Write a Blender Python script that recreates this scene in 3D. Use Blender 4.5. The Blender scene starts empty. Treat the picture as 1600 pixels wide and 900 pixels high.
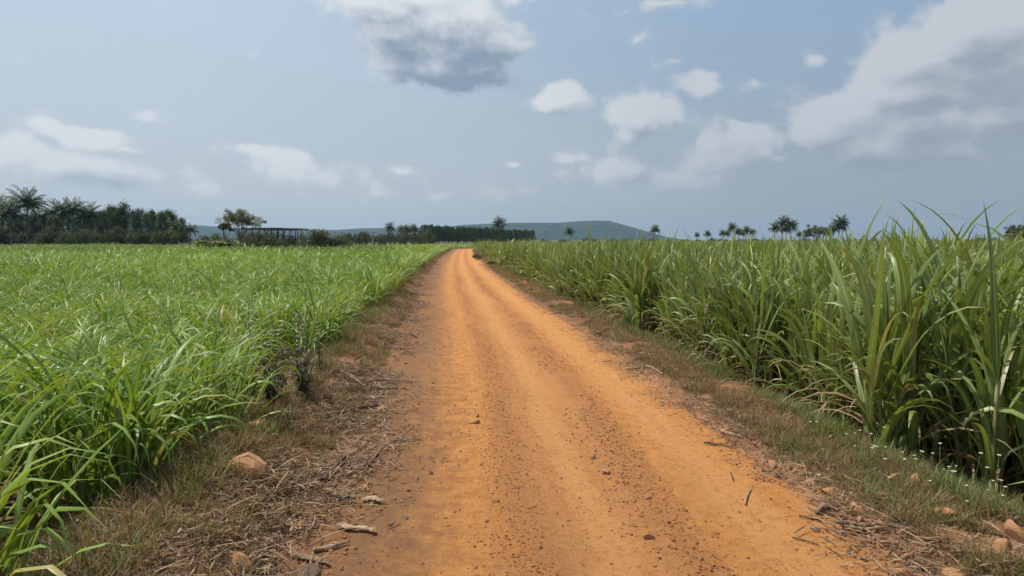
import bpy, math
import numpy as np
from mathutils import Vector, Matrix, Euler

PI = math.pi
R = math.radians
sc = bpy.context.scene
COL = sc.collection

# ------------------------------------------------------------------ camera
FPX = 1067.0
PITCH = math.atan(75 / FPX)
CAM_H = 1.6
cam_d = bpy.data.cameras.new('camera')
cam = bpy.data.objects.new('camera', cam_d)
COL.objects.link(cam)
cam.location = (0, 0, CAM_H)
cam.rotation_euler = (PI / 2 - PITCH, 0, 0)
cam_d.sensor_width = 36
cam_d.lens = 36 * FPX / 1600
cam_d.clip_start = 0.05
cam_d.clip_end = 40000
sc.camera = cam
cp, sp = math.cos(PITCH), math.sin(PITCH)


def ray(px, py):
    u = (px - 800) / FPX
    v = (450 - py) / FPX
    return np.array([u, cp + v * sp, -sp + v * cp])


def at_d(px, py, d):
    r = ray(px, py)
    return np.array([0, 0, CAM_H]) + r * (d / r[1])


def on_ground(px, py, z=0.0):
    r = ray(px, py)
    t = (z - CAM_H) / r[2]
    return np.array([0, 0, CAM_H]) + r * t


def top_z(py, d, px=800):
    return at_d(px, py, d)[2]


# ------------------------------------------------------------------ noise
def _hash(ix, iy, seed):
    h = (ix.astype(np.int64) * 374761393 + iy.astype(np.int64) * 668265263 + seed * 1442695041) & 0xFFFFFFFF
    h = ((h ^ (h >> 13)) * 1274126177) & 0xFFFFFFFF
    h = h ^ (h >> 16)
    return (h & 0xFFFF) / 65535.0


def vnoise(x, y, seed=0):
    x = np.asarray(x, float); y = np.asarray(y, float)
    ix = np.floor(x); iy = np.floor(y)
    fx = x - ix; fy = y - iy
    fx = fx * fx * (3 - 2 * fx); fy = fy * fy * (3 - 2 * fy)
    a = _hash(ix, iy, seed); b = _hash(ix + 1, iy, seed)
    c = _hash(ix, iy + 1, seed); d = _hash(ix + 1, iy + 1, seed)
    return (a * (1 - fx) + b * fx) * (1 - fy) + (c * (1 - fx) + d * fx) * fy - 0.5


def fbm(x, y, octv=4, seed=0, gain=0.5):
    s = 0; a = 1.0; f = 1.0
    for o in range(octv):
        s = s + a * vnoise(np.asarray(x) * f + 17.3 * o, np.asarray(y) * f - 9.1 * o, seed + o)
        a *= gain; f *= 2.03
    return s


def sstep(a, b, x):
    t = np.clip((np.asarray(x, float) - a) / (b - a), 0, 1)
    return t * t * (3 - 2 * t)


# ------------------------------------------------------------------ the lie of the land
CY = np.array([-40, 0, 3.2, 7.6, 13.7, 22.8, 40, 68, 95, 112, 120, 127, 134, 142, 160, 1e5])
CX = np.array([4.2, 0.80, 0.50, 0.22, -0.38, -1.35, -2.95, -5.1, -6.9, -8.0, -8.0, -6.6, -3.0, 4.0, 24, 24])


def _smooth_table():
    ys = np.concatenate([np.arange(-40, 165, 0.5)])
    xs = np.interp(ys, CY, CX)
    k = np.exp(-0.5 * (np.arange(-8, 9) / 3.5) ** 2); k /= k.sum()
    pad = np.pad(xs, 8, mode='edge')
    pad[:8] = xs[0] + (xs[0] - xs[1]) * np.arange(8, 0, -1)
    return ys, np.convolve(pad, k, mode='valid')


TY, TX = _smooth_table()


def center(y):
    return np.interp(y, TY, TX)


def road_z(s, y):
    s = np.asarray(s, float); y = np.asarray(y, float)
    wob = 0.06 * fbm(y * 0.25, y * 0 + 3, 2, 5)
    q = s + wob
    z = 0.012 * np.exp(-((q + 0.44) / 0.16) ** 2) + 0.014 * np.exp(-((q - 0.42) / 0.15) ** 2)
    z = z - 0.012 * np.exp(-((q - 0.0) / 0.24) ** 2) - 0.012 * np.exp(-((q - 0.95) / 0.32) ** 2) - 0.010 * np.exp(-((q + 0.9) / 0.30) ** 2)
    z = z - 0.10 * sstep(1.32, 1.85, s) - 0.10 * sstep(1.50, 2.0, -s)
    z = z + 0.012 * fbm(s * 2.1, y * 1.1, 3, 11) + 0.006 * fbm(s * 9, y * 7, 3, 12)
    grav = np.exp(-((q + 0.44) / 0.15) ** 2) + np.exp(-((q - 0.42) / 0.15) ** 2)
    z = z + 0.010 * grav * np.maximum(vnoise(s * 34, y * 30, 13), 0)
    # faint tyre tread
    tread = np.exp(-((s + 1.12) / 0.16) ** 2) + np.exp(-((s - 1.0) / 0.2) ** 2) * .5
    z = z + 0.0022 * tread * np.sin(y * 90 + np.abs(s * 40)) * (vnoise(s * 1.5, y * .7, 14) + .6)
    return z


def ground_z(s, y):
    s = np.asarray(s, float); y = np.asarray(y, float)
    L = -s
    e = 0.10 * fbm(y * 1.3, s * 0.8, 3, 21)
    left = -0.07 + 0.085 * sstep(1.36, 1.66, L + e) + 0.13 * sstep(1.7, 2.2, L) - 0.24 * sstep(2.35, 3.1, L)
    right = -0.07 + 0.085 * sstep(1.22, 1.5, s + e) + 0.05 * sstep(1.5, 1.9, s) - 0.26 * sstep(2.15, 2.75, s)
    z = np.where(s < 0, left, right)
    m = sstep(1.1, 1.5, np.abs(s)) * (1 - sstep(8, 14, np.abs(s)) * 0.6)
    z = z + m * (0.07 * fbm(s * 1.4, y * 1.1, 3, 22) + 0.025 * fbm(s * 7, y * 6, 3, 23) + 0.012 * vnoise(s * 27, y * 25, 24))
    return z


def surf_z(x, y):
    s = x - center(y)
    return np.where((s < 1.84) & (s > -2.0), np.maximum(road_z(s, y), ground_z(s, y)), ground_z(s, y))


# ------------------------------------------------------------------ mesh helpers
def make_mesh(name, V, F, attrs=None, mats=(), smooth=True, fmat=None):
    me = bpy.data.meshes.new(name)
    V = np.asarray(V, np.float32)
    if isinstance(F, np.ndarray):
        n, k = F.shape
        me.vertices.add(len(V)); me.vertices.foreach_set('co', V.ravel())
        me.loops.add(n * k); me.loops.foreach_set('vertex_index', F.astype(np.int32).ravel())
        me.polygons.add(n)
        me.polygons.foreach_set('loop_start', np.arange(0, n * k, k, dtype=np.int32))
        me.update(calc_edges=True)
    else:
        me.from_pydata([tuple(v) for v in V], [], F)
    if smooth:
        me.polygons.foreach_set('use_smooth', np.ones(len(me.polygons), bool))
    for k, a in (attrs or {}).items():
        at = me.attributes.new(k, 'FLOAT', 'POINT')
        at.data.foreach_set('value', np.asarray(a, np.float32))
    for m in mats:
        me.materials.append(m)
    if fmat is not None:
        me.polygons.foreach_set('material_index', np.asarray(fmat, np.int32))
    me.validate(); me.update()
    return me


class MB:
    """collects pieces (arrays) that make ONE mesh"""
    def __init__(self):
        self.V = []; self.F = []; self.A = {}; self.n = 0; self.M = []

    def add(self, V, F, m=0, **attrs):
        V = np.asarray(V, float); F = np.asarray(F, int)
        if F.shape[1] == 3:
            F = np.concatenate([F, -np.ones((len(F), 1), int)], 1)
            F = np.where(F < 0, -1, F + self.n)
        else:
            F = F + self.n
        self.V.append(V); self.F.append(F); self.M.append(np.full(len(F), m))
        for k in ('rnd', 'across', 'along'):
            a = attrs.get(k, 0.0)
            self.A.setdefault(k, []).append(np.broadcast_to(np.asarray(a, float), (len(V),)))
        self.n += len(V)
        return self

    def mesh(self, name, *mats, smooth=True):
        V = np.concatenate(self.V); F = np.concatenate(self.F); M = np.concatenate(self.M)
        A = {k: np.concatenate(v) for k, v in self.A.items()}
        if (F < 0).any():
            FF = [tuple(int(i) for i in f if i >= 0) for f in F]
        else:
            FF = F
        return make_mesh(name, V, FF, A, mats, smooth, M if M.any() else None)


def blades(base, az, L, w, elev, droop, power=1.6, twist=None, fold=0.25, segs=8, az_bend=None, tipw=0.0, rnd=None, rng=None):
    n = len(az)
    base = np.asarray(base, float)
    bc = lambda a: np.broadcast_to(np.asarray(a, float), (n,))
    L, w, elev, droop, power = map(bc, (L, w, elev, droop, power))
    twist = bc(0 if twist is None else twist); az_bend = bc(0 if az_bend is None else az_bend)
    t = np.linspace(0, 1, segs + 1)
    th = elev[:, None] - droop[:, None] * t[None] ** power[:, None]
    aa = np.asarray(az)[:, None] + az_bend[:, None] * t[None]
    d = np.stack([np.cos(th) * np.cos(aa), np.cos(th) * np.sin(aa), np.sin(th)], -1)
    step = (d[:, 1:] + d[:, :-1]) * .5 * (L / segs)[:, None, None]
    P = np.concatenate([np.zeros((n, 1, 3)), np.cumsum(step, 1)], 1) + base[:, None]
    side = np.stack([-np.sin(aa), np.cos(aa), 0 * aa], -1)
    nor = np.cross(d, side)
    tw = twist[:, None] * t[None]
    sv = side * np.cos(tw)[..., None] + nor * np.sin(tw)[..., None]
    nv = np.cross(d, sv)
    prof = np.minimum(1, (t / 0.22 + 0.35)) * np.maximum(1 - t ** 2.2, tipw) ** .85
    ww = (w[:, None] * prof[None] * .5)[..., None]
    V = np.stack([P - sv * ww + nv * ww * -fold, P, P + sv * ww + nv * ww * -fold], 2)
    if fold:
        V[:, :, 0] -= nv * ww * 0; V[:, :, 2] -= nv * ww * 0
    V = V.reshape(-1, 3)
    k = (segs + 1) * 3
    i = np.arange(segs)
    q = []
    for c in (0, 1):
        a = i * 3 + c
        q.append(np.stack([a, a + 1, a + 4, a + 3], 1))
    q = np.concatenate(q)
    F = (q[None] + (np.arange(n) * k)[:, None, None]).reshape(-1, 4)
    if rnd is None:
        rnd = (rng or np.random.default_rng(1)).random(n)
    at = dict(rnd=np.repeat(rnd, k), across=np.tile(np.tile([-1., 0, 1], segs + 1), n), along=np.tile(np.repeat(t, 3), n))
    return V, F, at


def tube(P, rad, sides=8, cap=True):
    P = np.asarray(P, float); n = len(P)
    rad = np.broadcast_to(np.asarray(rad, float), (n,))
    T = np.gradient(P, axis=0); T /= np.linalg.norm(T, axis=1)[:, None] + 1e-9
    up = np.array([0, 0, 1.]) if abs(T[0][2]) < .8 else np.array([1., 0, 0])
    A = np.cross(T, up); A /= np.linalg.norm(A, axis=1)[:, None] + 1e-9
    B = np.cross(T, A)
    an = np.linspace(0, 2 * PI, sides, endpoint=False)
    V = P[:, None] + (A[:, None] * np.cos(an)[None, :, None] + B[:, None] * np.sin(an)[None, :, None]) * rad[:, None, None]
    V = V.reshape(-1, 3)
    F = []
    for i in range(n - 1):
        for j in range(sides):
            k = (j + 1) % sides
            F.append((i * sides + j, i * sides + k, (i + 1) * sides + k, (i + 1) * sides + j))
    if cap:
        for e in (0, n - 1):
            c = len(V); V = np.vstack([V, P[e]])
            for j in range(sides):
                k = (j + 1) % sides
                F.append((e * sides + j, e * sides + k, c, c) if False else (e * sides + j, e * sides + k, c, -1))
    F = np.array(F)
    return V, F


def add_tube(mb, P, rad, sides=8, m=0, **kw):
    V, F = tube(P, rad, sides)
    F = np.where(F < 0, -10 ** 9, F + mb.n)
    F = np.where(F < 0, -1, F)
    mb.V.append(V); mb.F.append(F); mb.M.append(np.full(len(F), m))
    al = np.repeat(np.linspace(0, 1, len(P)), sides); al = np.concatenate([al, np.ones(len(V) - len(al))])
    for k in ('rnd', 'across', 'along'):
        a = kw.get(k, al if k == 'along' else 0.0)
        mb.A.setdefault(k, []).append(np.broadcast_to(np.asarray(a, float), (len(V),)))
    mb.n += len(V)


def link(o, parent=None, loc=None, rot=None, scale=None, label=None, cat=None, group=None, kind=None):
    COL.objects.link(o)
    if parent is not None: o.parent = parent
    if loc is not None: o.location = [float(v) for v in loc]
    if rot is not None: o.rotation_euler = rot
    if scale is not None: o.scale = (scale,) * 3 if np.isscalar(scale) else scale
    tag(o, label, cat, group, kind)
    return o


def tag(o, label=None, cat=None, group=None, kind=None):
    if label: o['label'] = label
    if cat: o['category'] = cat
    if group: o['group'] = group
    if kind: o['kind'] = kind


def obj(name, me):
    return bpy.data.objects.new(name, me)


def thing(name, loc, label, cat, group=None, rot=(0, 0, 0), scale=1.0):
    o = bpy.data.objects.new(name, None); o.empty_display_size = .3
    return link(o, None, loc, rot, scale, label, cat, group)


def part(name, me, parent, label=None):
    o = obj(name, me)
    return link(o, parent, label=label)


# ------------------------------------------------------------------ node helpers
class NT:
    def __init__(self, nt):
        self.nt = nt; self.N = nt.nodes; self.L = nt.links

    def node(self, t, **kw):
        n = self.N.new(t)
        for k, v in kw.items(): setattr(n, k, v)
        return n

    def put(self, sock, v):
        if hasattr(v, 'is_linked') or isinstance(v, bpy.types.NodeSocket):
            self.L.new(v, sock)
        elif v is not None:
            try: sock.default_value = v
            except Exception: sock.default_value = (*v, 1.0)

    def math(self, op, a, b=None, c=None, clamp=False):
        n = self.node('ShaderNodeMath', operation=op, use_clamp=clamp)
        self.put(n.inputs[0], a)
        if b is not None: self.put(n.inputs[1], b)
        if c is not None: self.put(n.inputs[2], c)
        return n.outputs[0]

    def vmath(self, op, a, b=None):
        n = self.node('ShaderNodeVectorMath', operation=op)
        self.put(n.inputs[0], a)
        if b is not None:
            self.put(n.inputs[3] if op == 'SCALE' else n.inputs[1], b)
        return n.outputs['Value'] if op in ('LENGTH', 'DOT_PRODUCT') else n.outputs[0]

    def mix(self, f, a, b, blend='MIX'):
        n = self.node('ShaderNodeMix', data_type='RGBA', blend_type=blend)
        self.put(n.inputs[0], f)
        for s, v in ((n.inputs[6], a), (n.inputs[7], b)):
            if isinstance(v, (tuple, list)): s.default_value = (*v[:3], 1.0)
            else: self.put(s, v)
        return n.outputs[2]

    def ss(self, x, a, b, lo=0.0, hi=1.0):
        n = self.node('ShaderNodeMapRange', interpolation_type='SMOOTHSTEP')
        self.put(n.inputs[0], x)
        for i, v in ((1, a), (2, b), (3, lo), (4, hi)): n.inputs[i].default_value = v
        return n.outputs[0]

    def noise(self, vec, scale, detail=3, rough=.5, dist=0.0, color=False):
        n = self.node('ShaderNodeTexNoise')
        if vec is not None: self.L.new(vec, n.inputs['Vector'])
        n.inputs['Scale'].default_value = scale; n.inputs['Detail'].default_value = detail
        n.inputs['Roughness'].default_value = rough; n.inputs['Distortion'].default_value = dist
        return n.outputs['Color'] if color else n.outputs[0]

    def attr(self, name):
        return self.node('ShaderNodeAttribute', attribute_name=name).outputs['Fac']

    def vec(self, x, y, z=0.0):
        n = self.node('ShaderNodeCombineXYZ')
        for i, v in enumerate((x, y, z)): self.put(n.inputs[i], v)
        return n.outputs[0]


def material(name):
    m = bpy.data.materials.new(name); m.use_nodes = True
    m.node_tree.nodes.clear()
    t = NT(m.node_tree)
    out = t.node('ShaderNodeOutputMaterial')
    return m, t, out


def principled(t, out, col, rough=.8, spec=.3, normal=None, trans=None, tcol=None):
    p = t.node('ShaderNodeBsdfPrincipled')
    if isinstance(col, (tuple, list)): p.inputs['Base Color'].default_value = (*col[:3], 1)
    else: t.L.new(col, p.inputs['Base Color'])
    t.put(p.inputs['Roughness'], rough)
    p.inputs['Specular IOR Level'].default_value = spec
    if normal is not None: t.L.new(normal, p.inputs['Normal'])
    res = p.outputs[0]
    if trans:
        tr = t.node('ShaderNodeBsdfTranslucent')
        t.L.new(tcol if tcol is not None else col, tr.inputs[0])
        ms = t.node('ShaderNodeMixShader'); ms.inputs[0].default_value = trans
        t.L.new(res, ms.inputs[1]); t.L.new(tr.outputs[0], ms.inputs[2]); res = ms.outputs[0]
    t.L.new(res, out.inputs[0])
    return p


def bump(t, h, strength=.5, dist=.01):
    b = t.node('ShaderNodeBump'); b.inputs['Strength'].default_value = strength
    b.inputs['Distance'].default_value = dist
    t.L.new(h, b.inputs['Height'])
    return b.outputs[0]


def leaf_material(name, c_lo, c_hi, c_dry, rib=(.3, .36, .18), ribw=.12, dry_from=.86, trans=.35, rough=.45, patch=.25, tdry=.8, spec=.4):
    m, t, out = material(name)
    rnd = t.attr('rnd'); al = t.attr('along'); ac = t.attr('across')
    oi = t.node('ShaderNodeObjectInfo').outputs['Random']
    pos = t.node('ShaderNodeNewGeometry').outputs['Position']
    big = t.noise(pos, patch, 2)
    f = t.math('ADD', t.math('MULTIPLY', rnd, .5), t.math('MULTIPLY', oi, .3))
    f = t.math('ADD', f, t.math('MULTIPLY', t.math('SUBTRACT', big, .5), 1.0), clamp=True)
    col = t.mix(f, c_lo, c_hi)
    # streaks along the blade
    st = t.noise(t.vec(t.math('MULTIPLY', ac, 7.0), t.math('MULTIPLY', al, 1.2), t.math('MULTIPLY', rnd, 50.)), 1.0, 2)
    col = t.mix(t.ss(st, .35, .75, 0, .35), col, tuple(min(1, c * 1.5) for c in c_hi))
    dry = t.math('MAXIMUM', t.ss(rnd, dry_from, min(1.0, dry_from + .06)),
                 t.math('MULTIPLY', t.ss(al, tdry, 1.0), t.ss(rnd, .45, .8)))
    col = t.mix(dry, col, c_dry)
    rb = t.ss(t.math('ABSOLUTE', ac), ribw * .5, ribw * 1.8, .75, 0)
    col = t.mix(t.math('MULTIPLY', rb, t.ss(al, .5, 1, 1, .2)), col, rib)
    tc = t.mix(1.0, col, (1.25, 1.15, .45), 'MULTIPLY')
    principled(t, out, col, rough, spec, None, trans, tc)
    return m


# ------------------------------------------------------------------ materials
M = {}
M['cane'] = leaf_material('sugarcane_leaf', (.066, .115, .024), (.345, .430, .120), (.40, .31, .15), rib=(.42, .46, .26), dry_from=.93, trans=.32, rough=.40, spec=.5)
M['cane_dry'] = leaf_material('dry_cane_leaf', (.22, .15, .07), (.42, .31, .16), (.30, .20, .10), rib=(.4, .3, .18), dry_from=.9, trans=.2, rough=.7)
M['young'] = leaf_material('young_cane_leaf', (.066, .142, .018), (.345, .470, .085), (.46, .38, .15), rib=(.42, .50, .24), dry_from=.95, trans=.30, rough=.42, patch=.10, spec=.36)
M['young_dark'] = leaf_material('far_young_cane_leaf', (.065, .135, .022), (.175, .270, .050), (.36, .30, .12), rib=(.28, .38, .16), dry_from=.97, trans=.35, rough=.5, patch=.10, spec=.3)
M['tuft_dry'] = leaf_material('dry_verge_grass', (.18, .100, .05), (.37, .225, .120), (.13, .075, .04), dry_from=.8, trans=.25, rough=.8, patch=.6)
M['tuft_olive'] = leaf_material('olive_verge_grass', (.125, .12, .04), (.26, .22, .085), (.24, .17, .08), dry_from=.7, trans=.3, rough=.7, patch=.6)
M['tuft_green'] = leaf_material('green_verge_grass', (.085, .125, .030), (.18, .23, .06), (.22, .18, .08), dry_from=.88, trans=.35, rough=.6, patch=.6)
M['straw'] = leaf_material('straw_litter', (.21, .135, .075), (.43, .30, .17), (.10, .065, .04), rib=(.4, .3, .18), dry_from=.7, trans=.1, rough=.85, patch=1.5, tdry=.99)
M['litter_dark'] = leaf_material('brown_leaf_litter', (.13, .075, .040), (.30, .18, .10), (.06, .038, .025), rib=(.3, .2, .12), dry_from=.7, trans=.1, rough=.85, patch=1.5, tdry=.99)
M['weed_leaf'] = leaf_material('weed_leaf', (.035, .045, .016), (.085, .09, .03), (.16, .11, .05), dry_from=.8, trans=.2, rough=.6)
M['palm'] = leaf_material('palm_frond', (.028, .046, .014), (.100, .125, .042), (.20, .15, .08), dry_from=.93, trans=.12, rough=.55, spec=.14)
M['feather'] = leaf_material('feathery_foliage', (.024, .048, .013), (.070, .105, .028), (.12, .10, .05), dry_from=.93, trans=.2, rough=.7, patch=.12, spec=.1)
M['broad'] = leaf_material('broad_foliage', (.060, .085, .025), (.16, .19, .07), (.20, .16, .09), dry_from=.88, trans=.3, rough=.55, patch=.3)
M['shrub'] = leaf_material('shrub_foliage', (.032, .050, .016), (.095, .110, .035), (.15, .11, .06), dry_from=.85, trans=.2, rough=.6, patch=.3, spec=.2)
M['banana'] = leaf_material('broad_paddle_leaf', (.06, .11, .03), (.14, .20, .06), (.25, .2, .1), dry_from=.9, trans=.3, rough=.45)


def bark(name, a, b, scale=8, rough=.9, stretch=4):
    m, t, out = material(name)
    tc = t.node('ShaderNodeTexCoord').outputs['Object']
    mp = t.node('ShaderNodeMapping'); mp.inputs['Scale'].default_value = (1, 1, 1 / stretch)
    t.L.new(tc, mp.inputs[0])
    n = t.noise(mp.outputs[0], scale, 5, .65)
    n2 = t.noise(tc, scale * .3, 2)
    col = t.mix(t.ss(n, .3, .7), a, b)
    col = t.mix(t.ss(n2, .4, .7, 0, .5), col, tuple(c * .6 for c in a))
    principled(t, out, col, rough, .2, bump(t, n, .8, .01))
    return m


M['bark'] = bark('grey_brown_bark', (.10, .075, .05), (.24, .19, .14))
M['palm_bark'] = bark('palm_trunk_bark', (.13, .10, .07), (.26, .21, .16), 6)
M['dead_dark'] = bark('weathered_dark_wood', (.045, .032, .024), (.15, .105, .075), 30)
M['dead_pale'] = bark('pale_dry_wood', (.27, .18, .11), (.50, .37, .24), 30)
M['dead_mid'] = bark('brown_dry_wood', (.14, .09, .055), (.34, .23, .14), 30)
M['cane_stalk'] = bark('cane_stalk', (.13, .15, .05), (.30, .28, .12), 12)
M['timber'] = bark('old_shed_timber', (.075, .068, .06), (.17, .155, .14), 5)
M['concrete'] = bark('pole_concrete', (.25, .24, .23), (.36, .35, .33), 3)


def stone_mat(name, a, b, c):
    m, t, out = material(name)
    tc = t.node('ShaderNodeTexCoord').outputs['Object']
    oi = t.node('ShaderNodeObjectInfo').outputs['Random']
    v = t.vmath('ADD', tc, t.vec(t.math('MULTIPLY', oi, 30.), 0, 0))
    n = t.noise(v, 14, 5, .65); n2 = t.noise(v, 4, 3)
    col = t.mix(t.ss(n, .3, .7), a, b)
    col = t.mix(t.math('MULTIPLY', t.ss(n2, .35, .7), .7), col, c)
    col = t.mix(t.math('MULTIPLY', oi, .45), col, c)
    principled(t, out, col, .9, .2, bump(t, n, .9, .006))
    return m


M['stone'] = stone_mat('laterite_stone', (.34, .18, .09), (.52, .32, .18), (.42, .19, .08))
M['gravel'] = stone_mat('gravel_stone', (.32, .145, .065), (.56, .31, .16), (.34, .14, .06))
M['stone_grey'] = stone_mat('grey_stone', (.20, .135, .10), (.34, .24, .175), (.25, .15, .095))


def earth_materials():
    # road: laterite dirt, colours run along the road in bands
    m, t, out = material('road_dirt')
    s = t.attr('side'); y = t.attr('run')
    uv = t.vec(s, y, 0)
    ws = t.noise(t.vec(t.math('MULTIPLY', s, .9), t.math('MULTIPLY', y, .30)), 1.0, 3)
    q = t.math('ADD', s, t.math('MULTIPLY', t.math('SUBTRACT', ws, .5), .55))
    fine = t.noise(uv, 75, 6, .8); mid = t.noise(uv, 7, 4, .6)
    q = t.math('ADD', q, t.math('MULTIPLY', t.math('SUBTRACT', mid, .5), .32))
    q = t.math('ADD', q, t.math('MULTIPLY', t.math('SUBTRACT', t.noise(uv, 26, 3, .6), .5), .16))
    streak = t.noise(t.vec(t.math('MULTIPLY', s, 9.), t.math('MULTIPLY', y, .55)), 1.0, 4, .6)
    orange = (.480, .192, .052)
    tan = (.470, .212, .072)
    red = (.300, .125, .050)
    grey = (.215, .115, .058)
    pale = (.570, .262, .078)
    col = t.mix(t.ss(mid, .3, .7), orange, pale)
    tanf = t.math('MULTIPLY', t.ss(q, -.50, -.28), t.ss(q, .48, .30))
    nearf = t.ss(y, 6, 18, .95, .5)
    col = t.mix(t.math('MULTIPLY', tanf, nearf), col, tan)
    trk = t.math('MULTIPLY', t.ss(s, .66, .86), t.ss(s, 1.22, 1.02))
    trk = t.math('MAXIMUM', trk, t.math('MULTIPLY', t.ss(q, -.16, -.04), t.ss(q, .20, .06)))
    col = t.mix(t.math('MULTIPLY', trk, t.ss(streak, .25, .6, .25, .75)), col, (.60, .295, .100))
    g1 = t.math('MULTIPLY', t.ss(q, -.66, -.48), t.ss(q, -.22, -.38))
    g2 = t.math('MULTIPLY', t.ss(q, .22, .36), t.ss(q, .66, .50))
    gf = t.math('MULTIPLY', t.math('ADD', g1, g2, clamp=True), t.ss(t.math('ADD', mid, t.math('MULTIPLY', streak, .5)), .5, .85, .15, 1))
    col = t.mix(t.math('MULTIPLY', gf, .55), col, red)
    # dark organic dirt along the left edge
    le = t.math('ADD', q, t.math('MULTIPLY', t.math('SUBTRACT', mid, .5), .5))
    lf = t.ss(le, -1.30, -.60, .95, 0)
    col = t.mix(lf, col, grey)
    col = t.mix(t.ss(t.math('ADD', q, t.math('MULTIPLY', t.math('SUBTRACT', fine, .5), .2)), 1.15, 1.45, 0, .5), col, (.40, .22, .105))
    col = t.mix(t.ss(streak, .42, .72, 0, .30), col, (.38, .165, .065))
    col = t.mix(t.ss(fine, .52, .70, 0, .75), col, (.25, .11, .045))
    col = t.mix(t.ss(fine, .47, .32, 0, .5), col, (.56, .31, .14))
    vo = t.node('ShaderNodeTexVoronoi'); vo.inputs['Scale'].default_value = 46; t.L.new(uv, vo.inputs['Vector'])
    spk = t.math('MULTIPLY', t.ss(vo.outputs['Distance'], .16, .26, 1, 0), t.ss(t.noise(uv, 3.1, 2), .45, .6))
    col = t.mix(t.math('MULTIPLY', spk, .55), col, (.27, .13, .06))
    crs = t.noise(uv, 22, 3, .6)
    col = t.mix(t.ss(crs, .50, .66, 0, .40), col, (.30, .130, .050))
    col = t.mix(t.ss(crs, .46, .34, 0, .30), col, (.50, .27, .12))
    h = t.math('ADD', t.math('MULTIPLY', fine, .9), t.math('MULTIPLY', spk, .5))
    h = t.math('ADD', h, t.math('MULTIPLY', streak, .8))
    principled(t, out, col, .95, .15, bump(t, h, 1.0, .016))
    M['road'] = m
    # ground: field soil, verges, far grassland
    m, t, out = material('ground_earth')
    s = t.attr('side'); y = t.attr('run')
    pos = t.node('ShaderNodeNewGeometry').outputs['Position']
    n = t.noise(pos, 2.2, 5, .65); n2 = t.noise(pos, 25, 5, .7); nb = t.noise(pos, .012, 4, .6)
    soil = t.mix(t.ss(n, .3, .7), (.115, .070, .040), (.21, .130, .072))
    bank = t.mix(t.ss(n, .35, .65), (.19, .095, .050), (.34, .17, .08))
    bank = t.mix(t.ss(n2, .45, .75, 0, .7), bank, (.13, .075, .045))
    vf = t.ss(t.math('ABSOLUTE', s), 2.1, 2.9, 1, 0)
    col = t.mix(vf, soil, bank)
    far = t.mix(t.ss(nb, .35, .65), (.105, .120, .045), (.20, .17, .085))
    far = t.mix(t.ss(t.noise(pos, .3, 3), .4, .7, 0, .6), far, (.10, .15, .035))
    col = t.mix(t.ss(y, 70, 110), col, far)
    col = t.mix(t.math('MULTIPLY', t.ss(t.math('ABSOLUTE', s), 60, 120), 1.0), col, far)
    principled(t, out, col, .95, .15, bump(t, t.math('ADD', n2, n), .8, .02))
    M['ground'] = m
    m, t, out = material('hill_scrub')
    pos = t.node('ShaderNodeNewGeometry').outputs['Position']
    n = t.noise(pos, .02, 6, .7); n2 = t.noise(pos, .004, 3, .6)
    col = t.mix(t.ss(n, .35, .65), (.012, .026, .018), (.036, .052, .030))
    col = t.mix(t.ss(n2, .45, .65, 0, .6), col, (.07, .07, .045))
    principled(t, out, col, 1, .05)
    M['hill'] = m


earth_materials()


# ------------------------------------------------------------------ ground and road
def grid(xs_s, ys, zf, name, mat, kind='structure'):
    S, Y = np.meshgrid(xs_s, ys)
    X = S + center(Y)
    Z = zf(S, Y)
    V = np.stack([X, Y, Z], -1).reshape(-1, 3)
    a, b = len(ys), len(xs_s)
    i, j = np.meshgrid(np.arange(a - 1), np.arange(b - 1), indexing='ij')
    k = (i * b + j).ravel()
    F = np.stack([k, k + 1, k + b + 1, k + b], 1)
    me = make_mesh(name, V, F, dict(side=S.ravel(), run=Y.ravel()), [mat])
    o = obj(name, me); link(o, kind=kind)
    return o


def expo(a, b, first):
    out = [a]; st = first
    while out[-1] < b:
        out.append(out[-1] + st); st *= 1.12
    return np.array(out)


sn = np.arange(-3.4, 3.41, .026)
sf = expo(3.43, 3700, .1)
gs = np.concatenate([-sf[::-1], sn, sf])
gy = np.concatenate([-expo(4, 60, .6)[::-1], np.arange(-3.5, 2.2, .25), np.arange(2.2, 13, .026), expo(13.03, 3900, .04)])
grid(gs, gy, ground_z, 'ground', M['ground'])
rs = np.arange(-2.02, 1.851, .0148)
ry = np.concatenate([np.arange(-30, 1.8, .3), np.arange(1.8, 10, .0155)])
y, st = 10.0, .017
ext = []
while y < 158:
    ext.append(y); y += st; st = min(st * 1.02, .6)
ry = np.concatenate([ry, ext])
grid(rs, ry, road_z, 'road', M['road'])

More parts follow.
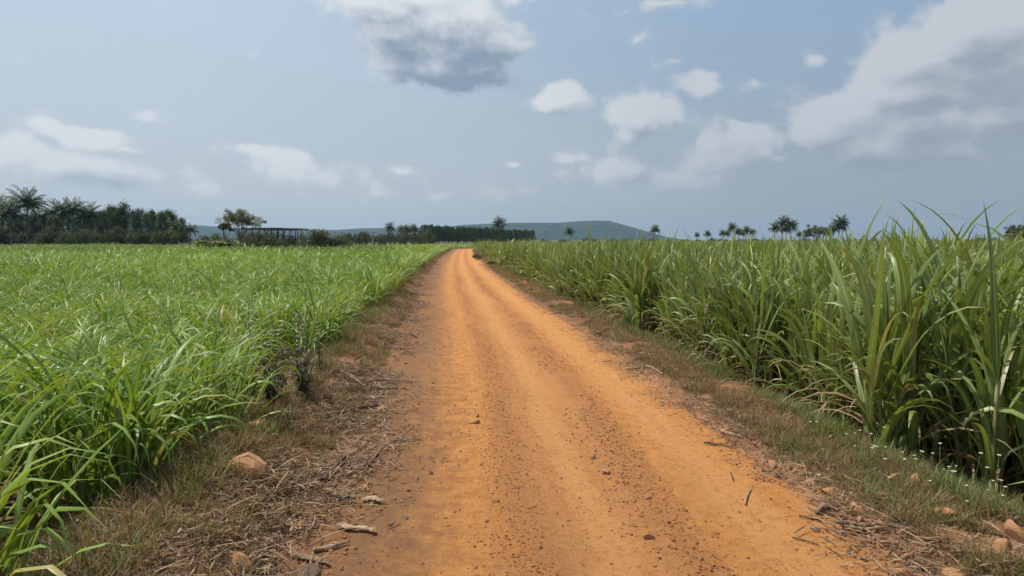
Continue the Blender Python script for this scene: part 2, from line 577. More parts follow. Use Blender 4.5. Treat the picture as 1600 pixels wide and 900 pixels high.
# hills
def hills():
    pts = [(-900, 352), (-300, 356), (0, 360), (120, 357), (250, 352), (318, 352.5), (345, 354), (400, 358), (470, 358), (530, 359.5), (570, 356.5), (610, 357), (650, 355.5), (690, 354.5), (720, 352.5), (750, 350.5), (775, 349.2), (800, 348.5), (840, 348), (868, 348.5), (885, 347), (905, 345.6), (930, 345), (948, 345.2), (962, 349), (982, 355), (1003, 362), (1025, 370), (1050, 375), (1300, 377), (2500, 377)]
    px = np.array([p[0] for p in pts], float); py = np.array([p[1] for p in pts], float)
    D = 3000.
    cols = np.arange(-300, 1300, 2.5)
    top = np.interp(cols, px, py)
    X = (cols - 800) / FPX * D
    H = CAM_H + (375 - top) / FPX * D
    H = H + 2.0 * fbm(cols / 25., cols * 0, 4, 60) * np.clip(H / 40, 0, 1)
    H = np.maximum(H, -2)
    ts = np.linspace(-1, 1, 41)
    V = []
    for t in ts:
        prof = math.cos(t * PI / 2) ** 1.1 if abs(t) < 1 else 0
        yy = D + 550 * t + 0 * X
        g = 1 + .25 * fbm(X / 160., yy / 160., 4, 61) * (1 - prof)
        V.append(np.stack([X * (1 + 0 * t), yy, -3 + (H + 3) * prof * g], -1))
    V = np.array(V); a, b = V.shape[:2]
    i, j = np.meshgrid(np.arange(a - 1), np.arange(b - 1), indexing='ij'); k = (i * b + j).ravel()
    F = np.stack([k, k + 1, k + b + 1, k + b], 1)
    link(obj('hills', make_mesh('hills', V.reshape(-1, 3), F, {}, [M['hill']])), kind='structure')


hills()


# ------------------------------------------------------------------ scatter (for what nobody could count)
def scatter(name, variants, P, rot, scl, idx, label, cat):
    """variants: list of meshes; P (n,3); rot (n,3) euler; scl (n,3)"""
    c = bpy.data.collections.new(name + '_sources')
    for i, me in enumerate(variants):
        c.objects.link(bpy.data.objects.new('%s_kind_%02d' % (name, i), me))
    me = bpy.data.meshes.new(name)
    n = len(P)
    me.vertices.add(n); me.vertices.foreach_set('co', np.asarray(P, np.float32).ravel())
    for nm, arr in (('rot', rot), ('scl', scl)):
        a = me.attributes.new(nm, 'FLOAT_VECTOR', 'POINT'); a.data.foreach_set('vector', np.asarray(arr, np.float32).ravel())
    a = me.attributes.new('pick', 'INT', 'POINT'); a.data.foreach_set('value', np.asarray(idx, np.int32))
    o = obj(name, me); link(o, label=label, kind='stuff')
    ng = bpy.data.node_groups.new(name, 'GeometryNodeTree')
    ng.interface.new_socket('Geometry', in_out='INPUT', socket_type='NodeSocketGeometry')
    ng.interface.new_socket('Geometry', in_out='OUTPUT', socket_type='NodeSocketGeometry')
    N, L = ng.nodes, ng.links
    gi = N.new('NodeGroupInput'); go = N.new('NodeGroupOutput')
    ip = N.new('GeometryNodeInstanceOnPoints')
    ci = N.new('GeometryNodeCollectionInfo'); ci.inputs[0].default_value = c
    ci.inputs['Separate Children'].default_value = True; ci.inputs['Reset Children'].default_value = True
    def named(nm, dt):
        a = N.new('GeometryNodeInputNamedAttribute'); a.data_type = dt; a.inputs['Name'].default_value = nm
        return next(s for s in a.outputs if s.enabled and s.name == 'Attribute')
    L.new(gi.outputs[0], ip.inputs['Points']); L.new(ci.outputs[0], ip.inputs['Instance'])
    ip.inputs['Pick Instance'].default_value = True
    L.new(named('pick', 'INT'), ip.inputs['Instance Index'])
    e2r = N.new('FunctionNodeEulerToRotation')
    L.new(named('rot', 'FLOAT_VECTOR'), e2r.inputs[0]); L.new(e2r.outputs[0], ip.inputs['Rotation'])
    L.new(named('scl', 'FLOAT_VECTOR'), ip.inputs['Scale'])
    L.new(ip.outputs[0], go.inputs[0])
    md = o.modifiers.new('scatter', 'NODES'); md.node_group = ng
    return o


# ------------------------------------------------------------------ sugarcane
def cane_clump(seed, segs=10, shoots=8, lvs=8, lw=.062, upright=0.0, dry_n=18):
    r = np.random.default_rng(seed)
    leaf = MB(); dry = MB(); stalk = MB()
    for k in range(shoots):
        a0 = r.random() * 2 * PI; rad = .16 * math.sqrt(r.random())
        b = np.array([rad * math.cos(a0), rad * math.sin(a0), 0])
        lean = r.normal(0, .10 - .05 * upright, 2) + .25 * b[:2] / .16 * .3
        hs = r.uniform(.30, .78)
        top = b + np.array([lean[0] * hs, lean[1] * hs, hs])
        P = np.array([b * (1 - t) + top * t for t in np.linspace(0, 1, 5)])
        add_tube(stalk, P, np.linspace(.016, .009, 5), 6)
        plane = r.random() * 2 * PI
        n = lvs
        tt = np.linspace(.12, 1, n) ** .9
        base = b[None] * (1 - tt[:, None]) + top[None] * tt[:, None]
        az = plane + PI * (np.arange(n) % 2) + r.normal(0, .35, n)
        hgt = np.linspace(0, 1, n)
        el = R(60) + hgt * R(24) + r.normal(0, .12, n)
        el = np.minimum(el, R(89))
        dr = (R(108) - hgt * R(62) + r.normal(0, .50, n)) * (1 - .55 * upright)
        dr = np.clip(dr, .08, 2.5)
        L = (r.uniform(.75, 1.08, n)) * (1 - .22 * (hgt > .93) * r.random()) * (.82 + .25 * hgt)
        w = lw * r.uniform(.5, 1.2, n)
        V, F, at = blades(base, az, L, w, el, dr, r.uniform(2.0, 4.6, n), r.normal(0, .9, n), .22, segs, r.normal(0, .35, n), rnd=r.random(n) * .98)
        leaf.add(V, F, **at)
    nd = dry_n
    an = r.random(nd) * 2 * PI
    base = np.stack([.12 * np.cos(an), .12 * np.sin(an), r.uniform(.04, .4, nd)], 1)
    V, F, at = blades(base, an + r.normal(0, .5, nd), r.uniform(.35, .8, nd), r.uniform(.010, .024, nd), R(50) + r.normal(0, .3, nd), R(105) + r.normal(0, .4, nd), 1.2, r.normal(0, 1.5, nd), .4, 6, rng=r)
    dry.add(V, F, **at)
    return leaf, dry, stalk


def young_clump(seed, segs=9, n=44, lw=.029, spread=.15):
    r = np.random.default_rng(seed)
    leaf = MB()
    an = r.random(n) * 2 * PI; rad = spread * np.sqrt(r.random(n))
    hz = r.uniform(0, .34, n)
    base = np.stack([rad * np.cos(an), rad * np.sin(an), hz], 1)
    el = R(80) - rad / spread * R(14) + r.normal(0, .10, n)
    el = np.minimum(el, R(89))
    dr = np.clip(r.gamma(5, .40, n), .3, 3.1)
    L = r.uniform(.48, .92, n)
    V, F, at = blades(base, an + r.normal(0, .7, n), L, lw * r.uniform(.6, 1.3, n), el, dr, r.uniform(1.5, 3.0, n), r.normal(0, .8, n), .25, segs, r.normal(0, .4, n), rng=r)
    leaf.add(V, F, **at)
    return leaf


CANE_HI = [tuple(m for m in cane_clump(100 + i)) for i in range(8)]
CANE_HI = [(a.mesh('leaves', M['cane']), b.mesh('dry_leaves', M['cane_dry']), c.mesh('stalks', M['cane_stalk'])) for a, b, c in CANE_HI]
CANE_UP = [cane_clump(300 + i, upright=.8, shoots=6) for i in range(3)]
CANE_UP = [(a.mesh('leaves', M['cane']), b.mesh('dry_leaves', M['cane_dry']), c.mesh('stalks', M['cane_stalk'])) for a, b, c in CANE_UP]


def merged(leaf, dry):
    mb = MB()
    for src, m in ((leaf, 0), (dry, 1)):
        for V, F, a, b, c in zip(src.V, src.F, src.A['rnd'], src.A['across'], src.A['along']):
            pass
        V = np.concatenate(src.V); F = np.concatenate(src.F)
        mb.V.append(V); mb.F.append(F + mb.n); mb.M.append(np.full(len(F), m))
        for k in ('rnd', 'across', 'along'):
            mb.A.setdefault(k, []).append(np.concatenate(src.A[k]))
        mb.n += len(V)
    return mb


CANE_MID = [merged(*cane_clump(500 + i, segs=7, shoots=8, lvs=7, lw=.066, dry_n=6)[:2]).mesh('cane_mid', M['cane'], M['cane_dry']) for i in range(7)]
CANE_FAR = [merged(*cane_clump(600 + i, segs=5, shoots=8, lvs=5, lw=.078, dry_n=2)[:2]).mesh('cane_far', M['cane'], M['cane_dry']) for i in range(5)]
YOUNG_HI = [young_clump(700 + i).mesh('leaves', M['young']) for i in range(8)]
YOUNG_MID = [young_clump(720 + i, segs=6, n=38, lw=.034, spread=.18).mesh('young_mid', M['young']) for i in range(7)]
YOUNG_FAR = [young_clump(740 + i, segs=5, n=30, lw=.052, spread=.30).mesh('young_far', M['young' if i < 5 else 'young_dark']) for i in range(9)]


def jitter_grid(r, x0, x1, y0, y1, st, j=.42):
    X, Y = np.meshgrid(np.arange(x0, x1, st), np.arange(y0, y1, st))
    X = X.ravel() + r.uniform(-j, j, X.size) * st; Y = Y.ravel() + r.uniform(-j, j, Y.size) * st
    return X, Y


def px_of(x, y):
    return 800 + FPX * x / np.maximum(y, .1)


def right_points():
    r = np.random.default_rng(7)
    out = []
    for (y0, y1, st) in ((-3, 16, .43), (16, 40, .50), (40, 80, .68), (80, 165, 1.0)):
        X, Y = jitter_grid(r, -12, y1 * .95 + 5, y0, y1, st)
        s = X - center(Y)
        edge = 2.50 + .22 * fbm(Y * .6, Y * 0, 2, 31) - .25 * sstep(8, 20, Y) + .15 * (Y < 5)
        k = (s > edge) & (X < np.maximum(Y, 0) * .85 + 5)
        k &= ~((Y > 118) & (s < 4))
        # ground under the camera's feet and beyond stays open
        out.append(np.stack([X[k], Y[k]], 1))
    return np.concatenate(out)


def left_points():
    r = np.random.default_rng(8)
    out = []
    for (y0, y1, st) in ((-3, 16, .45), (16, 40, .52), (40, 80, .66), (80, 150, .85)):
        X, Y = jitter_grid(r, -y1 * .98 - 5, 2, y0, y1, st)
        s = X - center(Y)
        edge = -(2.62 + .25 * fbm(Y * .6, Y * 0, 2, 33) + .20 * (1 - sstep(4.0, 5.4, Y)) - .15 * sstep(10, 20, Y))
        p = px_of(X, Y)
        lim = np.interp(p, [280, 325, 500, 620, 700], [135, 76, 73, 92, 118])
        k = (s < edge) & (X > -np.maximum(Y, 0) * .9 - 5) & (Y < lim)
        k &= ~((p > 372) & (p < 530) & (Y > 5.2) & (Y < 8.6) & (s > -3.35))
        out.append(np.stack([X[k], Y[k]], 1))
    # the strip of green crop beyond the bend
    X, Y = jitter_grid(r, -24, 26, 118, 150, 1.0)
    s = X - center(Y); k = (s < -2.6) & (X > -24)
    out.append(np.stack([X[k], Y[k]], 1))
    return np.concatenate(out)


def place_crop(pts, side):
    r = np.random.default_rng(21 if side == 'r' else 22)
    x, y = pts[:, 0], pts[:, 1]
    z = surf_z(x, y) - .01
    d = np.hypot(x, y)
    vis = (y > 1.2) & (np.abs(x / np.maximum(y, .1)) < .80)
    order = np.argsort(np.where(vis, d, 1e9))
    ind = order[:300]
    mask = np.ones(len(x), bool); mask[ind] = False
    hv = 1 + (.24 if side == 'r' else .46) * fbm(x * .25, y * .25, 3, 41 if side == 'r' else 42)
    sx = x - center(y)
    if side == 'r':
        hv = hv * (1 - .07 * sstep(30, 90, y)) * 1.0
    else:
        hv = hv * 1.06
    for n_, i in enumerate(ind):
        sc_ = hv[i] * r.uniform(.84, 1.14)
        rz = r.random() * 2 * PI
        if side == 'r':
            ms = CANE_HI[r.integers(len(CANE_HI))]
            edge_row = sx[i] < 3.0
            lab = ('tall green sugarcane clump on the open edge of the right field beside the verge' if edge_row else
                   'tall green sugarcane clump inside the right field, behind the edge row')
            grp = ('sugarcane clumps along the edge of the tall right field' if edge_row else 'sugarcane clumps inside the tall right field')
            o = thing('sugarcane_clump', (x[i], y[i], z[i]), lab, 'sugarcane', grp, (0, 0, rz), sc_ * (1.11 - .05 * float(sstep(6, 12, y[i]))))
            part('leaves', ms[0], o); part('dry_leaves', ms[1], o); part('stalks', ms[2], o)
        else:
            me = YOUNG_HI[r.integers(len(YOUNG_HI))]
            edge_row = sx[i] > -3.3
            lab = ('low light green cane clump on the edge of the left field beside the verge' if edge_row else
                   'light green young cane clump inside the low left field, away from the verge')
            grp = ('young cane clumps along the edge of the low left field' if edge_row else 'young cane clumps inside the low left field')
            link(obj('young_cane_clump', me), None, (x[i], y[i], z[i]), (0, 0, rz), float(sc_), lab, 'young cane', grp)
    x, y, z, d, hv = x[mask], y[mask], z[mask], d[mask], hv[mask]
    n = len(x)
    near, mid = (CANE_MID, CANE_FAR) if side == 'r' else (YOUNG_MID, YOUNG_FAR)
    cut = 34
    nm = 5
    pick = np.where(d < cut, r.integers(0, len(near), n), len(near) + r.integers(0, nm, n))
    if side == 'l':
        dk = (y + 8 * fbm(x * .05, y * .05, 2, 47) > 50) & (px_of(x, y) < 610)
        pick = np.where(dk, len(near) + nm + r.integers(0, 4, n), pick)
    sc_ = hv * r.uniform(.82, 1.14, n)
    wide = np.where(d > 40, 1.25, 1.0) * np.where(d > 80, 1.2, 1.0)
    if side == 'l':
        sc_ = np.where(y > 112, sc_ * .8, sc_)
    scl = np.stack([sc_ * wide, sc_ * wide, sc_], 1)
    rot = np.stack([r.normal(0, .04, n), r.normal(0, .04, n), r.random(n) * 2 * PI], 1)
    P = np.stack([x, y, z], 1)
    if side == 'r':
        scatter('sugarcane_field', near + mid, P, rot, scl, pick, 'tall green sugarcane filling the field right of the dirt road', 'sugarcane')
    else:
        scatter('young_cane_field', near + mid, P, rot, scl, pick, 'low light green young cane filling the field left of the dirt road', 'young cane')


place_crop(right_points(), 'r')
place_crop(left_points(), 'l')

# tall shoots that stand above the rest of the right field: (photo x, top y, distance)
def tall_shoots():
    spec = [
        (1357, 303, 6.6, 'lone blade-like cane shoot rising highest against the sky, tip bent right', .045, .55, 78),
        (1381, 340, 6.8, 'short stiff cane shoot just right of the highest lone blade', .050, .25, 83),
        (1398, 338, 7.2, 'thin pale cane shoot with withered tip, right of the two stiff blades', .03, .2, 84),
        (1497, 312, 5.8, 'slanting cane shoot whose tip folds over left near the right end of the field', .034, 1.0, 70),
        (1572, 314, 4.5, 'broadest cane shoot, thick upright leaf at the nearest corner of the right field', .075, .30, 84),
        (1563, 318, 5.0, 'thin cane shoot with a curled tip behind the broadest upright leaf', .022, 1.9, 84),
        (1052, 348, 16., 'dark cane shoot poking above the field edge beside the far hill', .07, .25, 78),
        (1078, 353, 15., 'small cane shoot poking above the field just right of the hill foot', .06, .2, 80),
    ]
    for i, (px, py, d, lab, w, dr, el) in enumerate(spec):
        P = at_d(px, py, d); zb = float(surf_z(P[0], P[1]))
        r = np.random.default_rng(900 + i)
        H = P[2] - zb
        leaf = MB(); st = MB()
        hs = .42 * H
        add_tube(st, np.array([[0, 0, 0], [0, 0, hs * .5], [0, 0, hs]]), [.016, .014, .009], 7)
        # main blade aims at the photographed tip
        azm = 0.0 if i in (0, 6) else (PI if i == 3 else .4 * i)
        Lm = (H - hs) / math.sin(R(el) - dr * .28) * 1.02
        V, F, at = blades([[0, 0, hs]], np.array([azm]), Lm, w, R(el), dr, 3.0, .5, .22, 14, rnd=np.array([.15]))
        V[:, 0] -= V[-2, 0] * .5; V[:, 0] += V[-2, 0] * 0
        leaf.add(V, F, **at)
        n = 9
        hz = np.linspace(.05, .9, n) * hs
        base = np.stack([0 * hz, 0 * hz, hz], 1)
        V, F, at = blades(base, r.random(n) * 2 * PI, r.uniform(.6, 1.0, n), r.uniform(.03, .045, n), R(68) + r.normal(0, .1, n), R(80) + r.normal(0, .4, n), 2.0, r.normal(0, .7, n), .22, 9, r.normal(0, .3, n), rng=r)
        leaf.add(V, F, **at)
        o = thing('sugarcane_shoot', (P[0], P[1], zb), lab, 'sugarcane', None)
        part('leaves', leaf.mesh('leaves', M['cane']), o); part('stalk', st.mesh('stalk', M['cane_stalk']), o)


tall_shoots()

# broad low clump at the left field corner, the one that leans out over the dry verge
P = on_ground(335, 690)
o = link(obj('young_cane_clump', young_clump(777, 10, 75, .026, .30).mesh('leaves', M['young'])), None, (P[0], P[1], float(surf_z(P[0], P[1])) - .02), (0, 0, 1), 1.05,
         'largest bright cane clump fanning out over the dry verge at the left field edge', 'young cane')

# ------------------------------------------------------------------ verge grass, litter, gravel
def tuft(seed, mat, n=34, L=.16, w=.0045, spread=.07, el=62, segs=3, dr=1.1):
    r = np.random.default_rng(seed); mb = MB()
    an = r.random(n) * 2 * PI; rad = spread * np.sqrt(r.random(n))
    base = np.stack([rad * np.cos(an), rad * np.sin(an), -.01 + 0 * an], 1)
    V, F, at = blades(base, r.random(n) * 2 * PI, L * r.uniform(.4, 1.2, n), w * r.uniform(.6, 1.4, n), R(el) + r.normal(0, .35, n), dr * r.uniform(.2, 1.6, n), 1.3, 0, 0, segs, r.normal(0, .6, n), rng=r)
    mb.add(V, F, **at)
    return mb.mesh('tuft', M[mat])


def strand(seed, mat, n=9, L=.12, w=.007, spread=.12):
    r = np.random.default_rng(seed); mb = MB()
    base = np.stack([r.normal(0, spread, n), r.normal(0, spread, n), r.uniform(.002, .02, n)], 1)
    V, F, at = blades(base, r.random(n) * 2 * PI, L * r.uniform(.3, 1.5, n), w * r.uniform(.3, 1.5, n), r.normal(.05, .10, n), r.normal(.12, .15, n), 1.0, r.normal(0, .6, n), .2, 3, r.normal(0, .5, n), tipw=.4, rng=r)
    mb.add(V, F, **at)
    return mb.mesh('strand', M[mat])


def pebble_mesh(seed, mat, sub=1, flat=.6, name='stone', rough=.22):
    import bmesh
    r = np.random.default_rng(seed)
    bm = bmesh.new(); bmesh.ops.create_icosphere(bm, subdivisions=sub, radius=1)
    V = np.array([v.co[:] for v in bm.verts])
    for k in range(7):   # knock flat facets off the ball
        nrm = r.normal(size=3); nrm /= np.linalg.norm(nrm); c = r.uniform(.45, .8)
        dd = V @ nrm; V = V - np.where(dd > c, dd - c, 0)[:, None] * nrm
    V = V * (1 + rough * (r.random((len(V), 1)) - .5) * (.5 if sub > 1 else 1))
    V = V * np.array([1, r.uniform(.6, .9), flat])
    for v, c in zip(bm.verts, V): v.co = c
    me = bpy.data.meshes.new(name); bm.to_mesh(me); bm.free()
    me.materials.append(M[mat])
    for p in me.polygons: p.use_smooth = False
    return me


def verge_scatter():
    r = np.random.default_rng(55)
    T = [tuft(1000 + i, 'tuft_dry', 40, .13) for i in range(4)] + [tuft(1010 + i, 'tuft_olive', 40, .14) for i in range(4)] + [tuft(1020 + i, 'tuft_green', 38, .17) for i in range(4)]
    xs, ys, k, sc_ = [], [], [], []

    def band(side, s0, s1, dens, probs, y0=1.6, y1=118, size=1.0, tall=0):
        # probs: weights of dry, olive, green
        for (a, b, f, big) in ((y0, 9, 1.0, 1.0), (9, 20, .45, 1.3), (20, 50, .16, 1.8), (50, y1, .05, 2.6)):
            b = min(b, y1)
            if b <= a: continue
            n = int(dens * (s1 - s0) * (b - a) * f)
            s = r.uniform(s0, s1, n); y = r.uniform(a, b, n)
            patch = fbm(s * 1.2, y * .9, 3, 70 + side)
            keep = patch > np.where(y < 5.5, -.42, -.24)
            s, y = s[keep], y[keep]
            kk = r.choice(3, len(s), p=probs)
            xs.append(side * s + center(y)); ys.append(y); k.append(kk * 4 + r.integers(0, 4, len(s)))
            sc_.append(r.uniform(.55, 1.25, len(s)) * (1 + .5 * (big - 1)) * size)
    band(-1, 1.65, 2.0, 45, [.8, .2, 0], size=.6)
    band(-1, 1.75, 2.9, 230, [.84, .15, .01], y0=1.6, size=.85)
    band(-1, 2.2, 3.2, 220, [.55, .37, .08], y0=1.6, size=1.35)
    band(1, 1.5, 1.9, 130, [.6, .34, .06], size=.7)
    band(1, 1.68, 3.4, 340, [.45, .42, .13], y0=1.6, y1=5.5, size=.95)
    band(1, 1.6, 2.45, 280, [.80, .18, .02], y0=1.6, size=.85)
    band(1, 2.1, 2.8, 280, [.06, .28, .66], y0=1.6, size=1.05)
    x, y, k, s_ = map(np.concatenate, (xs, ys, k, sc_))
    n = len(x); z = surf_z(x, y)
    scatter('verge_grass', T, np.stack([x, y, z], 1), np.stack([r.normal(0, .15, n), r.normal(0, .15, n), r.random(n) * 6.28], 1), np.stack([s_, s_, s_ * r.uniform(.6, 1.2, n)], 1), k,
            'dry brown and green grass covering both verges of the dirt road', 'grass')
    # straw, leaf and bark crumbs lying along the edges
    S = [strand(1100 + i, 'straw' if i < 3 else 'litter_dark') for i in range(6)] + [strand(1110 + i, 'straw' if i < 1 else 'litter_dark', 14, .045, .012, .09) for i in range(4)]
    xs, ys, k, sc_ = [], [], [], []
    for side, c, sd, dens in ((-1, 1.74, .17, 120), (-1, 2.08, .34, 330), (1, 1.45, .14, 75), (1, 1.85, .3, 110), (1, 2.3, .3, 60), (-1, 1.45, .14, 26)):
        for (a, b, f) in ((1.6, 9, 1.0), (9, 20, .5), (20, 45, .2)):
            n = int(dens * (b - a) * f); s = r.normal(c, sd, n); y = r.uniform(a, b, n)
            if side < 0: keep = (fbm(s * 1.5, y * 1.2, 3, 80) + .12 > 0) & (s > 1.02)
            else: keep = (fbm(s * 2.5, y * 1.6, 3, 81) > -.08) & (s > 1.15)
            s, y = s[keep], y[keep]
            xs.append(side * s + center(y)); ys.append(y); k.append(r.integers(0, 10, len(s))); sc_.append(r.uniform(.5, 1.3, len(s)))
    x, y, k, s_ = map(np.concatenate, (xs, ys, k, sc_)); n = len(x)
    z = surf_z(x, y) + .004
    scatter('straw_litter', S, np.stack([x, y, z], 1), np.stack([r.normal(0, .08, n), r.normal(0, .08, n), r.random(n) * 6.28], 1), np.stack([s_] * 3, 1), k,
            'dry straw and leaf litter strewn along the road edges', 'litter')
    # gravel
    G = [pebble_mesh(1200 + i, 'gravel') for i in range(8)]
    xs, ys, sc_ = [], [], []
    for c, sd, dens, lo, hi in ((-.44, .12, 420, .003, .012), (.43, .12, 470, .003, .014), (-.44, .2, 60, .006, .017), (.43, .2, 80, .006, .02), (0, .8, 520, .002, .006), (0, .85, 90, .004, .009), (-1.05, .25, 26, .006, .018), (1.1, .2, 12, .006, .016), (-1.9, .3, 50, .01, .035), (0, .9, 22, .006, .013), (-1.4, .25, 70, .004, .016), (1.5, .2, 120, .005, .02), (1.75, .25, 40, .01, .028), (-1.75, .3, 60, .008, .022)):
        for (a, b, f) in ((1.6, 7, 1.0), (7, 14, .7), (14, 30, .3)):
            n = int(dens * (b - a) * f); s = r.normal(c, sd, n); y = r.uniform(a, b, n)
            keep = (np.abs(s) < 2.4) & (fbm(s * 2 + c, y * .9, 3, 90) > -.18 if abs(c) < .5 and c != 0 else True)
            s, y = s[keep], y[keep]
            xs.append(s + center(y) + (-.06 * fbm(y * .25, y * 0 + 3, 2, 5) if abs(c) < .5 else 0)); ys.append(y); sc_.append(lo + (hi - lo) * r.random(len(s)) ** 2.5)
    x, y, s_ = map(np.concatenate, (xs, ys, sc_)); n = len(x)
    z = surf_z(x, y) + s_ * .22
    scatter('gravel', G, np.stack([x, y, z], 1), np.stack([r.normal(0, .3, n), r.normal(0, .3, n), r.random(n) * 6.28], 1), np.stack([s_] * 3, 1), r.integers(0, 8, n),
            'small reddish gravel lying in two strips along the dirt road', 'gravel')


verge_scatter()


# ------------------------------------------------------------------ rocks (photo x, y, width, height)
ROCKS = [
    (378, 760, 66, 40, 'stone', 'large pale tan cracked rock half buried in the left verge'),
    (395, 692, 66, 20, 'stone', 'orange earth-coloured hump of rock in dry grass, beyond the large cracked rock'),
    (368, 886, 56, 26, 'stone', 'reddish rock among dead stalks at the near left verge'),
    (482, 888, 36, 34, 'stone_grey', 'upright dark grey-brown stone beside the reddish rock at the near left'),
    (947, 738, 25, 7, 'stone', 'flat pale stone chip in the right gravel strip of the road'),
    (741, 659, 20, 9, 'stone', 'flat stone with dark underside in the left gravel strip'),
    (746, 649, 10, 8, 'stone', 'small dark lump just behind the flat stone in the left gravel strip'),
    (926, 713, 10, 9, 'stone', 'small angular stone behind the flat pale chip in the right strip'),
    (608, 817, 12, 6, 'stone_grey', 'dark grey pebble on the grey left edge of the road'),
    (632, 806, 14, 6, 'stone_grey', 'pair-mate grey pebble just beyond the dark grey pebble on the left edge'),
    (673, 738, 8, 8, 'stone_grey', 'round dark pebble alone on the left wheel track'),
    (844, 855, 10, 8, 'stone', 'pale pebble in the middle of the road near the camera'),
    (1016, 839, 20, 13, 'stone', 'reddish lump in the near end of the right gravel strip'),
    (1012, 780, 18, 9, 'stone', 'dark red lump halfway along the right gravel strip'),
    (775, 783, 12, 8, 'stone', 'small stone in the near end of the left gravel strip'),
    (1289, 789, 29, 15, 'stone_grey', 'grey flat-topped stone at the right edge of the road'),
    (1298, 768, 26, 14, 'stone', 'orange stone just behind the grey flat-topped stone'),
    (1270, 758, 20, 12, 'stone', 'small orange stone at the left of the group by the right edge'),
    (1337, 795, 18, 10, 'stone', 'upper stone of the small pile at the right road edge'),
    (1347, 801, 18, 16, 'stone', 'bright orange middle stone of the small pile at the right road edge'),
    (1345, 812, 20, 15, 'stone', 'lowest stone of the small pile at the right road edge'),
    (1294, 709, 19, 13, 'stone', 'orange block in brown grass of the right verge, further one of two'),
    (1312, 720, 18, 9, 'stone', 'flat orange stone just below the orange block in the right verge'),
    (1208, 730, 16, 10, 'stone', 'pinkish stone near the straw at the right road edge'),
    (1402, 760, 22, 18, 'stone', 'left one of two buff rocks lying in flowering grass'),
    (1432, 766, 30, 26, 'stone', 'right and larger one of two buff rocks lying in flowering grass'),
    (1480, 818, 34, 20, 'stone', 'brown rock sunk in grass beyond the curved bark strip'),
    (1570, 873, 36, 24, 'stone', 'light tan angular rock at the near right corner'),
    (1592, 850, 34, 38, 'stone', 'biggest pink-brown rock at the near right corner behind the tan one'),
    (1412, 888, 32, 12, 'stone', 'flat cream stone lying at the near right road edge'),
    (1385, 842, 16, 9, 'stone', 'small reddish stone beneath the long dead stalks on the right'),
    (1500, 895, 34, 14, 'stone', 'low orange rock at the near right verge below the stalks'),
    (1072, 610, 16, 10, 'stone_grey', 'pale rock under crossed dead stems in the right verge'),
    (1166, 535, 10, 6, 'stone', 'distant small rock in the right verge'),
    (597, 640, 18, 10, 'stone', 'buff stone beside dark log on the left road edge'),
    (565, 560, 14, 8, 'stone', 'reddish clod on the far left bank behind the sticks'),
]


def rocks():
    for i, (px, py, w, h, mt, lab) in enumerate(ROCKS):
        P = on_ground(px, py + h * .4, .03 if (px < 560 or px > 1280) else 0)
        dd = P[1]; wm = w * dd / FPX * (.64 if px > 1180 else .56); hm = h * dd / FPX
        zz = float(surf_z(P[0], P[1]))
        me = pebble_mesh(1300 + i, mt, 2 if w < 25 else 3, 1.0, 'stone', .06)
        hz = max(hm * .75, wm * .3)
        link(obj('stone', me), None, (P[0], P[1] + wm * .4, zz + hz * (.34 if px > 1180 else .25)), (0.1 * math.sin(i), 0.12 * math.cos(i * 2), i * 1.3), (wm, wm * .8, hz), lab, 'stone')


rocks()

